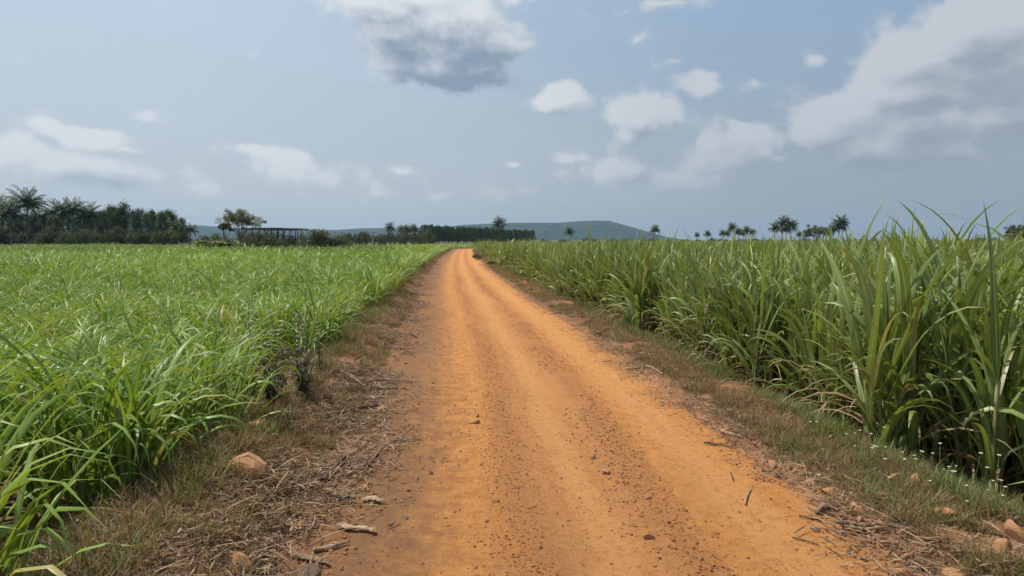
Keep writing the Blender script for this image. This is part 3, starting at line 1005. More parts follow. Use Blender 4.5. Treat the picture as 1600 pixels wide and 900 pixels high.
# ------------------------------------------------------------------ sticks and bark (photo points, width px, material, label)
STICKS = [
    ([(500, 756), (522, 740), (541, 716)], 7, 'dead_dark', 'thick charred-looking branch slanting over the left road edge'),
    ([(511, 770), (556, 777)], 5, 'dead_dark', 'upper one of two short dark logs lying side by side'),
    ([(523, 777), (553, 779)], 4, 'dead_dark', 'lower one of two short dark logs lying side by side'),
    ([(549, 647), (568, 641), (588, 637)], 7, 'dead_dark', 'dark log on the left edge beyond the litter'),
    ([(590, 598), (595, 606), (598, 619)], 5, 'dead_mid', 'short bent stick standing across the long straight stick'),
    ([(560, 600), (610, 599), (664, 603)], 3, 'dead_pale', 'long straight pale stick reaching out onto the left wheel track'),
    ([(566, 607), (600, 610), (622, 609)], 3, 'dead_dark', 'dark thin stick under the long straight pale stick'),
    ([(524, 818), (555, 823), (585, 828)], 13, 'dead_pale', 'broad pale slab of bark lying flat on the left edge'),
    ([(487, 856), (515, 851), (546, 844)], 7, 'dead_pale', 'pale split stick nearest the camera on the left edge'),
    ([(450, 863), (480, 868), (512, 876)], 11, 'dead_mid', 'brown bark piece in front of the pale split stick'),
    ([(570, 733), (585, 712), (600, 692), (630, 686), (660, 683)], 3, 'dead_mid', 'long forked twig bending towards the wheel track'),
    ([(545, 672), (568, 664), (592, 656)], 3, 'dead_mid', 'thin brown twig on bare ground beyond the forked twig'),
    ([(527, 690), (533, 708), (547, 728)], 4, 'dead_mid', 'crooked twig end pointing at the camera by the dark branch'),
    ([(566, 780), (582, 777), (597, 782)], 12, 'dead_pale', 'pale curled bark chip above the broad slab'),
    ([(540, 742), (560, 728), (583, 722)], 3, 'dead_pale', 'pale twig crossing the foot of the forked twig'),
    ([(520, 600), (548, 608), (570, 622)], 4, 'dead_mid', 'brown stem lying down the bank beyond the dark log'),
    ([(640, 520), (652, 527)], 3, 'dead_dark', 'tiny dark stick far along the left edge'),
    ([(1404, 809), (1440, 803), (1472, 789)], 7, 'dead_mid', 'curved strip of bark raised over grass in the right verge'),
    ([(1307, 822), (1345, 826), (1388, 829)], 6, 'dead_mid', 'bundle of long dead cane stalks lying along the right edge'),
    ([(1320, 828), (1355, 832), (1392, 834)], 4, 'dead_pale', 'paler stalk lying against the dead bundle at the right edge'),
    ([(1386, 829), (1425, 838), (1466, 858)], 4, 'dead_mid', 'long stalk running on from the dead bundle towards the near right'),
    ([(1238, 833), (1260, 838), (1281, 846)], 2.5, 'dead_dark', 'thin dark twig lying alone on the orange dirt at right'),
    ([(1248, 802), (1282, 810)], 2.5, 'dead_dark', 'thin dark twig beyond the lone one, below the grey stone'),
    ([(1165, 783), (1168, 768), (1176, 758)], 2.5, 'dead_pale', 'pale bent straw standing out on the right wheel track'),
    ([(1122, 673), (1142, 681), (1161, 688)], 3, 'dead_pale', 'pale stalk at the right edge by the brown grass'),
    ([(1100, 689), (1128, 692), (1155, 698)], 4, 'dead_mid', 'brown flattened stalk in front of the pale stalk'),
    ([(1210, 668), (1235, 674), (1261, 681)], 3, 'dead_pale', 'pale stalk half hidden in brown grass of the right verge'),
    ([(1486, 880), (1510, 880), (1531, 883)], 4, 'dead_mid', 'short stalk between rocks at the near right corner'),
    ([(926, 527), (944, 521), (960, 517)], 3, 'dead_mid', 'far dark stem of the crossed sticks on the right verge'),
    ([(953, 523), (963, 535)], 2.5, 'dead_pale', 'pale stem lying across the far crossed sticks'),
    ([(978, 578), (994, 576), (1008, 574)], 2.5, 'dead_mid', 'thin stem leading into the pale rock on the right'),
    ([(1006, 574), (1020, 580), (1036, 589)], 3, 'dead_pale', 'pale stem lying over the pale rock on the right'),
    ([(1000, 555), (1018, 560)], 2.5, 'dead_pale', 'little pale stem on brown grass beyond the pale rock'),
    ([(1335, 690), (1357, 695), (1375, 706)], 2.5, 'dead_pale', 'dry straw poking out from under the cane at right'),
]


def sticks():
    for i, (pp, w, mt, lab) in enumerate(STICKS):
        r = np.random.default_rng(1500 + i)
        W = np.array([on_ground(*p, .02) for p in pp])
        d = W[:, 1].mean(); rad = w * d / FPX * .64
        n = 10
        t = np.linspace(0, 1, n); tp = np.linspace(0, 1, len(W))
        C = np.stack([np.interp(t, tp, W[:, k]) for k in range(3)], 1)
        C[:, :2] += r.normal(0, rad * .35, (n, 2))
        C[:, 2] = surf_z(C[:, 0], C[:, 1])
        C[:, 2] = C[:, 2] * .3 + C[:, 2].max() * .7 + rad * .6 + .006
        flat = w >= 10
        o0 = C.mean(0).copy(); C = C - o0
        rr = rad * (1 - .45 * t) * r.uniform(.8, 1.15, n) * np.where((t == 0) | (t == 1), .6, 1)
        V, F = tube(C, rr, 7)
        mb = MB()
        V = V + r.normal(0, rad * .10, V.shape)
        if flat:
            zc = np.repeat(C[:, 2], 7); V[:len(zc), 2] = zc + (V[:len(zc), 2] - zc) * .28
        mb.V.append(V); mb.F.append(F); mb.M.append(np.zeros(len(F), int)); mb.n = len(V)
        for k in ('rnd', 'across', 'along'): mb.A[k] = [np.zeros(len(V))]
        if 'forked' in lab:
            a = C[4]
            Q = np.array([a, a + [.05, .06, .015], a + [.12, .16, .01], a + [.15, .26, .0]])
            add_tube(mb, Q, [rad * .6, rad * .5, rad * .4, rad * .2], 6)
        name = 'bark_piece' if flat or 'bark' in lab else ('log' if ' log' in lab else 'stick')
        link(obj(name, mb.mesh(name, M[mt], smooth=False)), None, o0, None, None, lab, name.replace('_piece', ''))


sticks()


# ------------------------------------------------------------------ wild flowers and tall weeds
def flowers():
    m, t, out = material('petal'); principled(t, out, (.74, .72, .60), .7, .2, None, .2, None) if False else principled(t, out, (.60, .57, .44), .8, .1)
    m2, t2, o2 = material('flower_eye'); principled(t2, o2, (.62, .44, .08), .8, .2)
    m3, t3, o3 = material('flower_stem'); principled(t3, o3, (.10, .13, .04), .8, .2)
    r = np.random.default_rng(77)
    kinds = []
    for v in range(4):
        st = MB(); h = .13 + .04 * v; b = r.normal(0, .02, 2)
        add_tube(st, np.array([[0, 0, 0], [b[0] * .4, b[1] * .4, h * .5], [b[0], b[1], h]]), .0013, 5)
        n = 4
        V, F, at = blades(np.stack([0 * np.arange(n), 0 * np.arange(n), np.linspace(.01, h * .5, n)], 1).astype(float), np.arange(n) * 2.1, .04, .008, R(40), .8, segs=3, rng=r)
        st.add(V, F, **at)
        pe = MB(); n = 8
        an = np.arange(n) / n * 2 * PI
        base = np.stack([b[0] + .0 * an, b[1] + 0 * an, h + 0 * an], 1)
        V, F, at = blades(base, an, .0105, .0070, R(38), .4, segs=3, tipw=.5, fold=0, rng=r)
        pe.add(V, F, **at)
        ey = MB(); add_tube(ey, np.array([[b[0], b[1], h - .002], [b[0], b[1], h + .003]]), [.0042, .003], 7)
        kinds.append((st.mesh('stem', m3), pe.mesh('petals', m), ey.mesh('flower_centre', m2)))
    base = [(1262, 673), (1272, 668), (1286, 671), (1305, 688), (1318, 690), (1348, 700), (1360, 725), (1376, 723), (1385, 715), (1395, 740), (1405, 718), (1428, 725), (1430, 708), (1447, 722), (1455, 723), (1470, 725), (1488, 719), (1485, 726), (1500, 723), (1520, 735), (1521, 745), (1554, 735), (1560, 747), (1556, 750), (1513, 798), (1553, 789), (1571, 793), (1455, 762), (1392, 765), (1293, 752), (1340, 683), (1375, 690), (1425, 714), (1325, 708), (1412, 745), (1500, 775), (1540, 765), (1580, 775), (1478, 745), (1440, 735), (1367, 712), (1355, 690), (1532, 752), (1505, 765)]
    for i, (px, py) in enumerate(base):
        h = .13 + .04 * (i % 4)
        P = on_ground(px, py, h)
        z = float(surf_z(P[0], P[1]))
        o = thing('wildflower', (P[0], P[1], z), 'tiny white daisy-like flower on a thin stalk in the green grass of the right verge', 'flower', 'white wildflowers in the right verge', (0, 0, r.random() * 6), r.uniform(.85, 1.25))
        a, b, c = kinds[i % 4]
        part('stem', a, o); part('petals', b, o); part('flower_centre', c, o)
    # tall whorled weeds
    m4, t4, o4 = material('seed_whorl'); principled(t4, o4, (.44, .39, .32), .9, .1)
    WL = [(398, 652, 468, 'leftmost of the tall grey whorled weeds at the left field edge'), (427, 655, 480, 'second from left of the tall grey whorled weeds'),
          (443, 640, 505, 'shortest whorled weed, in the middle of the row'), (470, 640, 487, 'whorled weed with the thickest pale whorls, right of the middle'),
          (477, 632, 497, 'whorled weed close against the thickest one'), (500, 610, 478, 'rightmost tall whorled weed standing nearest the brown verge')]
    for i, (px, pb, pt, lab) in enumerate(WL):
        B = on_ground(px - 2, pb); z = float(surf_z(B[0], B[1]))
        H = at_d(px, pt, B[1])[2] - z
        o = thing('whorled_weed', (B[0], B[1], z), lab, 'weed', 'tall whorled weeds at the left field edge')
        st = MB(); wob = r.normal(0, .02, (6, 2)); wob[0] = 0
        C = np.stack([wob[:, 0], wob[:, 1], np.linspace(0, H, 6)], 1)
        add_tube(st, C, np.linspace(.006, .002, 6), 6)
        part('stem', st.mesh('stem', M['dead_dark']), o)
        wh = MB()
        for zz in np.arange(H * .48, H * .99, .042):
            c = np.array([np.interp(zz, C[:, 2], C[:, 0]), np.interp(zz, C[:, 2], C[:, 1]), zz])
            n = 12; an = np.arange(n) / n * 6.283 + r.random()
            V, F, at = blades(np.repeat(c[None], n, 0), an, r.uniform(.016, .030, n), .009, R(30) + r.normal(0, .4, n), .9, segs=2, fold=.2, tipw=.6, rng=r)
            wh.add(V, F, **at)
            add_tube(wh, np.array([c - [0, 0, .007], c, c + [0, 0, .007]]), [.004, .013, .004], 6)
        part('seed_whorls', wh.mesh('seed_whorls', m4), o)
        lf = MB(); n = 46
        zz = r.uniform(.05, H * .6, n)
        base = np.stack([np.interp(zz, C[:, 2], C[:, 0]), np.interp(zz, C[:, 2], C[:, 1]), zz], 1)
        V, F, at = blades(base, r.random(n) * 6.28, r.uniform(.06, .16, n), r.uniform(.012, .026, n), R(25) + r.normal(0, .4, n), R(90) + r.normal(0, .3, n), 1.0, r.normal(0, .8, n), .3, 4, rng=r)
        lf.add(V, F, **at)
        part('leaves', lf.mesh('leaves', M['weed_leaf']), o)
    # dark leafy weed at their foot
    for px, pb, lab in ((425, 664, 'dark leafy weed bush at the foot of the whorled weeds, nearer one'), (475, 650, 'dark leafy weed bush to the right below the whorled weeds')):
        B = on_ground(px, pb); z = float(surf_z(B[0], B[1]))
        lf = MB(); st = MB()
        for k in range(12):
            a = r.random() * 6.28; h = r.uniform(.25, .5)
            tip = np.array([math.cos(a) * .14, math.sin(a) * .14, h]) * [r.uniform(.4, 1.2)] * 1
            tip[2] = h
            C = np.array([[0, 0, 0], tip * .5 + [0, 0, .03], tip])
            add_tube(st, C, [.004, .003, .0015], 5)
            n = 16; tt = r.uniform(.15, 1, n); base = tip[None] * tt[:, None]
            V, F, at = blades(base, r.random(n) * 6.28, r.uniform(.05, .11, n), r.uniform(.014, .026, n), R(20) + r.normal(0, .5, n), R(85), 1.0, r.normal(0, .8, n), .3, 4, rng=r)
            lf.add(V, F, **at)
        o = thing('leafy_weed', (B[0], B[1], z), lab, 'weed')
        part('stems', st.mesh('stems', M['dead_dark']), o); part('leaves', lf.mesh('leaves', M['weed_leaf']), o)


flowers()


# ------------------------------------------------------------------ trees
def palm_meshes(seed, H=9.0, L=4.2, fr=34, lean=.06, lw=.17):
    r = np.random.default_rng(seed)
    tr = MB(); la = r.random() * 6.28
    t = np.linspace(0, 1, 9)
    off = lean * H * (t ** 1.7)
    C = np.stack([off * math.cos(la), off * math.sin(la), H * t], 1)
    add_tube(tr, C, .19 - .08 * t + .10 * np.exp(-t * 14), 9)
    cr = MB(); top = C[-1]
    for i in range(fr):
        az = i * 2.39996 + r.normal(0, .15)
        h = (i + .5) / fr
        el0 = R(86) - h * R(105) + r.normal(0, .10)
        dr = R(42) + h * R(30) + r.normal(0, .2)
        n = 12; tt = np.linspace(0, 1, n)
        th = el0 - dr * tt ** 1.5
        Lf = L * r.uniform(.8, 1.08)
        d = np.stack([np.cos(th) * math.cos(az), np.cos(th) * math.sin(az), np.sin(th)], 1)
        P = top + np.concatenate([[[0, 0, 0]], np.cumsum(d[:-1] * Lf / (n - 1), 0)])
        add_tube(cr, P, np.linspace(.04, .008, n), 4, rnd=.5)
        m = 26
        ti = np.linspace(.10, .99, m)
        B = np.stack([np.interp(ti, tt, P[:, k]) for k in range(3)], 1)
        lenl = .85 * np.sin(np.clip(ti * 1.02 + .12, 0, 1) * PI * .86) ** .6 * (L / 3.6) + .1
        for sd in (-1, 1):
            V, F, at = blades(B, az + sd * (R(72) - ti * R(30)) + r.normal(0, .1, m), lenl * r.uniform(.8, 1.15, m), lw, R(-2) + r.normal(0, .15, m) + (th.mean() * .2), R(62) + r.normal(0, .25, m), 1.0, 0, .3, 3, rnd=np.clip(r.random(m) * .5 + (.5 if h > .9 and i % 2 else 0), 0, 1))
            cr.add(V, F, **at)
    nuts = MB()
    return tr.mesh('trunk', M['palm_bark']), cr.mesh('crown', M['palm'])


def leaf_cloud(r, C, rad, n, size, flat=.8):
    """n little leaf clumps round every centre in C, denser at the shell"""
    C = np.asarray(C, float)
    k = len(C)
    dirs = r.normal(size=(k * n, 3)); dirs /= np.linalg.norm(dirs, axis=1)[:, None]
    rr = r.random(k * n) ** .45
    P = np.repeat(C, n, 0) + dirs * (rr * np.repeat(np.broadcast_to(rad, (k,)), n))[:, None] * [1, 1, flat]
    return P


def leaf_quads(mb, P, size, r, long=1.8):
    n = len(P)
    V, F, at = blades(P, r.random(n) * 6.28, size * long * r.uniform(.6, 1.3, n), size * r.uniform(.6, 1.2, n), r.normal(.1, .6, n), r.uniform(0, 1.2, n), 1.0, r.normal(0, 1.2, n), .2, 2, tipw=.3, rnd=r.random(n))
    mb.add(V, F, **at)


def feather_tree(seed, H=8., W=2.4, n=1500, size=.16, base=.12, mat='feather'):
    """casuarina / young eucalyptus: narrow plume with drooping fine foliage"""
    r = np.random.default_rng(seed)
    tr = MB(); t = np.linspace(0, 1, 7)
    C = np.stack([.02 * H * np.sin(t * 3 + seed), .02 * H * np.cos(t * 2 + seed) - .02 * H, H * t * .97], 1)
    add_tube(tr, C, .011 * H * (1 - .85 * t) + .01, 6)
    cr = MB(); cents = []; rads = []
    nb = 26
    for i in range(nb):
        h = base + (1 - base) * (i + r.random()) / nb
        reach = W * .5 * (1 - ((h - .30) / .72) ** 2 * (.85 if h > .3 else .6)) * r.uniform(.6, 1.15)
        reach = max(reach, .12)
        a = r.random() * 6.28
        b = np.array([np.interp(h, t, C[:, k]) for k in range(3)])
        e = b + [reach * math.cos(a), reach * math.sin(a), reach * r.uniform(.3, .9)]
        add_tube(tr, np.array([b, (b + e) / 2 + [0, 0, .05], e]), [.012, .008, .004], 4)
        for q in (.45, .8, 1.05):
            cents.append(b * (1 - q) + e * q + r.normal(0, .08, 3)); rads.append(W * .5 * .36 * r.uniform(.6, 1.3))
    cents.append([0, 0, H * .98]); rads.append(.25)
    P = leaf_cloud(r, cents, np.array(rads), max(4, n // len(cents)), size, 1.25)
    leaf_quads(cr, P, size, r, 2.2)
    return tr.mesh('trunk', M['bark']), cr.mesh('crown', M[mat])


def broad_tree(seed, H=6., W=8., n=2600, size=.16, mat='broad', lobes=9, open_=.5, trunk_r=.16, base=.35):
    r = np.random.default_rng(seed)
    tr = MB(); cr = MB()
    fork = np.array([.1, 0, H * base * .7])
    add_tube(tr, np.array([[0, 0, 0], [.05, 0, H * base * .35], fork]), [trunk_r * 1.3, trunk_r, trunk_r * .8], 9)
    cents = []; rads = []
    for i in range(lobes):
        a = i / lobes * 6.283 * 2.4 + r.normal(0, .3)
        rr = W * .5 * math.sqrt((i + .6) / lobes) * .78
        z = H * (base + (1 - base) * (.42 + .5 * (1 - (rr / (W * .5)) ** 2) * r.uniform(.6, 1)))
        e = np.array([rr * math.cos(a), rr * math.sin(a), z])
        mid = fork * .5 + e * .5 + [0, 0, H * .06]
        add_tube(tr, np.array([fork, mid, e]), [trunk_r * .5, trunk_r * .3, trunk_r * .1], 6)
        for k in range(5):
            e2 = e + r.normal(0, W * .085, 3) * [1, 1, .8]
            add_tube(tr, np.array([mid * .4 + e * .6, e2]), [trunk_r * .16, .01], 4)
            cents.append(e2); rads.append(W * .085 * r.uniform(.6, 1.25))
    P = leaf_cloud(r, cents, np.array(rads), n // len(cents), size, .75)
    leaf_quads(cr, P, size, r, 1.5)
    return tr.mesh('trunk', M['bark']), cr.mesh('crown', M[mat])


def shrub_mesh(seed, H=2., W=3., n=1300, size=.10, mat='shrub'):
    r = np.random.default_rng(seed)
    st = MB(); cr = MB(); cents = []; rads = []
    for i in range(16):
        a = r.random() * 6.28; q = math.sqrt(r.random()) * W * .40
        z = H * (.28 + .58 * r.random() * (1 - (q / (W * .5)) ** 2 * .6))
        e = np.array([q * math.cos(a), q * math.sin(a), z])
        add_tube(st, np.array([[e[0] * .15, e[1] * .15, 0], e * [.6, .6, .5], e]), [.03, .02, .008], 5)
        cents.append(e); rads.append(min(H * .26, W * .2) * r.uniform(.7, 1.3))
    P = leaf_cloud(r, cents, np.array(rads), n // 16, size, .9)
    P[:, 2] = np.maximum(P[:, 2], .05)
    leaf_quads(cr, P, size, r, 1.6)
    return st.mesh('stems', M['bark']), cr.mesh('foliage', M[mat])


PALMS = [palm_meshes(2000 + i, 9.0, 4.1, 34, .04) for i in range(5)]
PALM_FAR = [palm_meshes(2020 + i, 9.0, 4.4, 36, .04, .26) for i in range(4)]
PALM_LEAN = [palm_meshes(2050 + i, 9.0, 4.2, 34, .16, .26) for i in range(2)]
FEATH = [feather_tree(2100 + i, 8., 2.6, 2200, .13) for i in range(5)]
FEATH_W = [feather_tree(2150 + i, 8., 4.6, 4200, .15, .05) for i in range(4)]
SHRUB = [shrub_mesh(2200 + i, 2., 3., 2600, .085) for i in range(4)]


def place(kind, name, parts_, meshes, px, d, topy, H0, lab, cat, group=None, wscale=1.0, rz=None, hmin=.3):
    r = np.random.default_rng(int(px * 13 + d * 7) % 100000)
    x = (px - 800) / FPX * d
    z = float(ground_z(x - center(d), d)) - .03
    H = max(hmin, top_z(topy, d) - z)
    s = H / H0
    o = thing(name, (x, d, z), lab, cat, group, (0, 0, r.random() * 6.28 if rz is None else rz), (s * wscale, s * wscale, s))
    for nm, me in zip(parts_, meshes):
        part(nm, me, o)
    return o


def trees():
    G1 = 'coconut palms of the dark grove on the far left'
    for i, (px, ty, d, lab) in enumerate([
        (-14, 304, 128, 'coconut palm cut by the left picture edge in the dark grove'),
        (20, 312, 126, 'coconut palm just left of the tallest one in the dark grove'),
        (8, 304, 139, 'bushy coconut palm behind, at the outer left end of the grove'),
        (45, 295, 128, 'tallest coconut palm of the dark grove on the left'),
        (72, 319, 141, 'short coconut palm between the tallest palm and the pale-fronded one'),
        (94, 309, 127, 'coconut palm with long pale drooping fronds, third tall one from the left'),
        (121, 307, 128, 'narrow upright coconut palm, left one of the close pair'),
        (141, 312, 130, 'rounded coconut palm, right one of the close pair'),
        (280, 332, 128, 'left one of the two palms ending the grove towards the gap'),
        (298, 336, 129, 'right one of the two palms ending the grove beside the gap')]):
        place('palm', 'coconut_palm', ('trunk', 'crown'), PALMS[i % 5], px, d, ty + 24, 9.0, lab, 'palm tree', G1, 1.1)
    r = np.random.default_rng(5)
    G2 = 'feathery trees massed in the grove on the far left'
    tops = np.interp
    for i in range(40):
        px = -40 + i * 8.3 + r.normal(0, 2)
        if px > 296: break
        ty = np.interp(px, [-40, 150, 165, 200, 215, 240, 268, 300], [339, 336, 327, 322, 331, 329, 333, 348]) + r.uniform(-2, 5)
        place('tree', 'feathery_tree', ('trunk', 'crown'), FEATH_W[i % 4], px, 137 + r.uniform(-2, 5), ty, 8., 'dark feathery tree in the mass behind and beside the left palms', 'tree', G2, .8)
    for i in range(30):
        px = -40 + i * 11.5 + r.normal(0, 3)
        if px > 292: break
        place('shrub', 'undergrowth_bush', ('stems', 'foliage'), SHRUB[i % 4], px, 134 + r.uniform(-1.5, 3), r.uniform(352, 362), 2., 'dark bush in the undergrowth below the left grove', 'bush', 'undergrowth bushes below the left grove', .8)
    # the scrap of trees and the shed
    bt = broad_tree(2301, 6.6, 6.0, 8200, .12, 'broad', 14, base=.3)
    place('tree', 'spreading_tree', ('trunk', 'crown'), bt, 377, 88, 327, 6.6, 'airy spreading light green tree standing behind the timber shed', 'tree')
    bt2 = broad_tree(2302, 5, 2.6, 1900, .12, 'shrub', 5)
    place('tree', 'small_dark_tree', ('trunk', 'crown'), bt2, 352, 84, 343, 5, 'small dark round-headed tree in front of the spreading tree', 'tree')
    G = 'low plants in front of the shed'
    for i, (px, ty, w) in enumerate([(318, 367, .9), (331, 369, .9), (345, 369, 1.0)]):
        bm = banana(2400 + i)
        place('plant', 'banana_plant', ('stem', 'leaves'), bm, px, 74, ty, 2.2, ['broad-leaved plant at the left end of the shed planting', 'broad-leaved plant, middle one left of the shed', 'broad-leaved plant under the small dark tree'][i], 'plant', None)
    for i, (px, ty, w, d, lab) in enumerate([
        (362, 366, 1.0, 76, 'dark bush under the small dark tree beside the shed'),
        (322, 362, .8, 95, 'bush in the gap between the left grove and the shed'),
        (338, 364, .9, 97, 'second bush in the gap left of the shed'),
        (395, 358, .9, 84, 'bush seen through the left bays of the shed'),
        (425, 356, 1.0, 84, 'bush rising above the middle of the shed roof'),
        (447, 362, .8, 84, 'bush seen through the open right bay of the shed'),
        (401, 369, .7, 77.5, 'low bush growing against the left front posts of the shed'),
        (420, 367, .7, 77, 'low bush growing against the middle front posts of the shed'),
        (440, 370, .7, 77.5, 'lowest bush in front of the open right part of the shed'),
        (410, 357, .9, 85, 'bush showing between the left and middle bays of the shed'),
        (487, 357, .9, 76, 'left half of the large olive bush right of the shed'),
        (508, 357, .95, 77, 'right half of the large olive bush right of the shed'),
        (531, 361, .8, 79, 'smaller olive bush just right of the large one'),
        (748, 369, .6, 126, 'grey-green bush where the road disappears beside the tall cane')]):
        place('shrub', 'bush', ('stems', 'foliage'), SHRUB[(i + 1) % 4], px, d, ty, 2., lab, 'bush', None, w)
    GB = 'bushes of the far scrub belt beyond the left field'
    for i in range(30):
        px = 528 + i * 5.2 + r.normal(0, 2)
        place('shrub', 'scrub_tree', ('stems', 'foliage'), SHRUB[i % 4], px, 215 + r.uniform(-15, 25), r.uniform(358, 366), 2., 'dark bush in the far scrub belt beyond the left field', 'bush', GB, .55)
    # palms on the skyline
    for i, (px, ty, d, w, lab) in enumerate([
        (610, 344, 235, .8, 'lone slim palm leftmost among the palms before the plantation'),
        (628, 347, 240, .9, 'palm, second from left before the plantation'),
        (636, 347, 230, .9, 'palm touching the second one before the plantation'),
        (646, 346, 235, .9, 'palm, fourth from left before the plantation'),
        (658, 352, 240, .8, 'short palm at the left end of the plantation'),
        (669, 351, 245, .8, 'palm half sunk in the left end of the plantation'),
        (781, 338, 235, .9, 'tall palm rising alone above the plantation in front of the hill'),
        (890, 350, 190, .95, 'stout palm standing in front of the hill above the cane'),
        (1022, 347, 250, .9, 'small lone palm right of the hill'),
        (1088, 355, 280, .8, 'tiny palm, left one of two between the hill and the palm cluster'),
        (1104, 353, 280, .95, 'tiny palm, right one of two between the hill and the palm cluster'),
        (1128, 352, 270, .8, 'leftmost palm of the first skyline cluster'),
        (1136, 353, 272, .8, 'second palm of the first skyline cluster'),
        (1143, 344, 268, .8, 'highest palm of the first skyline cluster'),
        (1153, 350, 270, .9, 'dense palm in the middle of the first skyline cluster'),
        (1160, 352, 274, .9, 'low palm right of the middle of the first skyline cluster'),
        (1166, 348, 269, .8, 'palm second from right in the first skyline cluster'),
        (1175, 351, 272, .8, 'rightmost palm of the first skyline cluster'),
        (1209, 344, 255, .9, 'leftmost palm of the second skyline cluster'),
        (1221, 337, 255, .95, 'highest palm of the second skyline cluster'),
        (1227, 346, 258, .9, 'low palm inside the second skyline cluster'),
        (1235, 341, 254, .95, 'rightmost palm of the second skyline cluster'),
        (1248, 354, 262, .9, 'palm filling the dip left of the round green tree'),
        (1259, 355, 262, .9, 'palm touching the left side of the round green tree'),
        (1291, 352, 256, .9, 'palm touching the right side of the round green tree'),
        (1301, 345, 254, .9, 'upright palm between the round tree and the leaning pair'),
        (1312, 342, 252, .9, 'leaning palm, lower one of the leaning pair'),
        (1320, 336, 252, .9, 'leaning palm, higher one of the leaning pair')]):
        ln = 'leaning' in lab and 'between' not in lab
        ms = PALM_LEAN[i % 2] if ln else PALM_FAR[i % 4]
        place('palm', 'coconut_palm', ('trunk', 'crown'), ms, px - (4 if ln else 0), d, ty + 13, 9., lab, 'palm tree', None, w * 1.0)
    bt3 = broad_tree(2303, 5, 6.5, 5200, .2, 'broad', 16, base=.12)
    place('tree', 'round_green_tree', ('trunk', 'crown'), bt3, 1276, 255, 352, 5, 'round brighter green tree among the skyline palms', 'tree', None, 1.1)
    for i, (px, ty, d, lab) in enumerate([(1592, 353, 120, 'dark tree top at the right picture edge above the cane'), (1612, 349, 120, 'dark tree cut off by the right picture edge')]):
        place('tree', 'dark_tree', ('trunk', 'crown'), broad_tree(2310 + i, 5, 6, 4600, .18, 'shrub', 14, base=.15), px, d, ty, 5, lab, 'tree', None, 1.0)
    # plantation
    k = 0
    for row, d0 in enumerate((268, 272, 277)):
        for px in np.arange(662, 834, 3.6):
            p = px + r.normal(0, .8) + row * 1.2
            ty = np.interp(p, [660, 680, 700, 760, 800, 835], [353, 353, 355, 357, 359, 361]) + r.uniform(-2.4, 2.4)
            place('tree', 'plantation_tree', ('trunk', 'crown'), FEATH[k % 5], p, d0 + r.uniform(-1, 1), ty, 8., 'slender dark tree in the dense plantation block beyond the end of the road', 'tree', 'slender trees of the plantation beyond the road', .85)
            k += 1
    # far belt on the right horizon, mostly behind the cane
    for i in range(34):
        px = 845 + i * 22 + r.normal(0, 6)
        place('shrub', 'far_bush', ('stems', 'foliage'), SHRUB[i % 4], px, 330 + r.uniform(-20, 30), r.uniform(370, 373.5), 2., 'low bush of the thin far belt on the right horizon', 'bush', 'bushes of the thin far belt on the right horizon', 1.3)
    # little bushes on the verges
    for px, py, h, lab in ((675, 404, .5, 'small round dark bush on the far left verge'), (745, 406, .6, 'dark bush on the far right verge where the cane begins'), (768, 416, .4, 'low dark bush on the right verge, nearer than the one where the cane begins')):
        P = on_ground(px, py)
        o = thing('verge_bush', (P[0], P[1], float(surf_z(P[0], P[1]))), lab, 'bush', None, (0, 0, 1), (h / 2, h / 2, h / 2))
        part('stems', SHRUB[1][0], o); part('foliage', SHRUB[1][1], o)


def banana(seed):
    r = np.random.default_rng(seed)
    st = MB(); lf = MB()
    for k in range(3):
        b = r.normal(0, .25, 3); b[2] = 0
        top = b + [r.normal(0, .08), r.normal(0, .08), r.uniform(.7, 1.1)]
        add_tube(st, np.array([b, (b + top) / 2, top]), [.09, .07, .045], 8)
        n = 8; an = np.arange(n) * 2.4 + r.random()
        V, F, at = blades(np.repeat(top[None], n, 0), an, r.uniform(.9, 1.35, n), r.uniform(.26, .38, n), R(68) + r.normal(0, .15, n), R(85) + r.normal(0, .3, n), 1.4, r.normal(0, .3, n), .25, 8, rng=r)
        lf.add(V, F, **at)
    return st.mesh('stem', M['cane_stalk']), lf.mesh('leaves', M['banana'])


trees()


# ------------------------------------------------------------------ timber shed and poles
def box(mb, c, s):
    c = np.array(c, float); s = np.array(s, float) / 2
    V = np.array([[x, y, z] for x in (-1, 1) for y in (-1, 1) for z in (-1, 1)]) * s + c
    F = np.array([[0, 1, 3, 2], [4, 6, 7, 5], [0, 4, 5, 1], [2, 3, 7, 6], [0, 2, 6, 4], [1, 5, 7, 3]])
    mb.add(V, F)


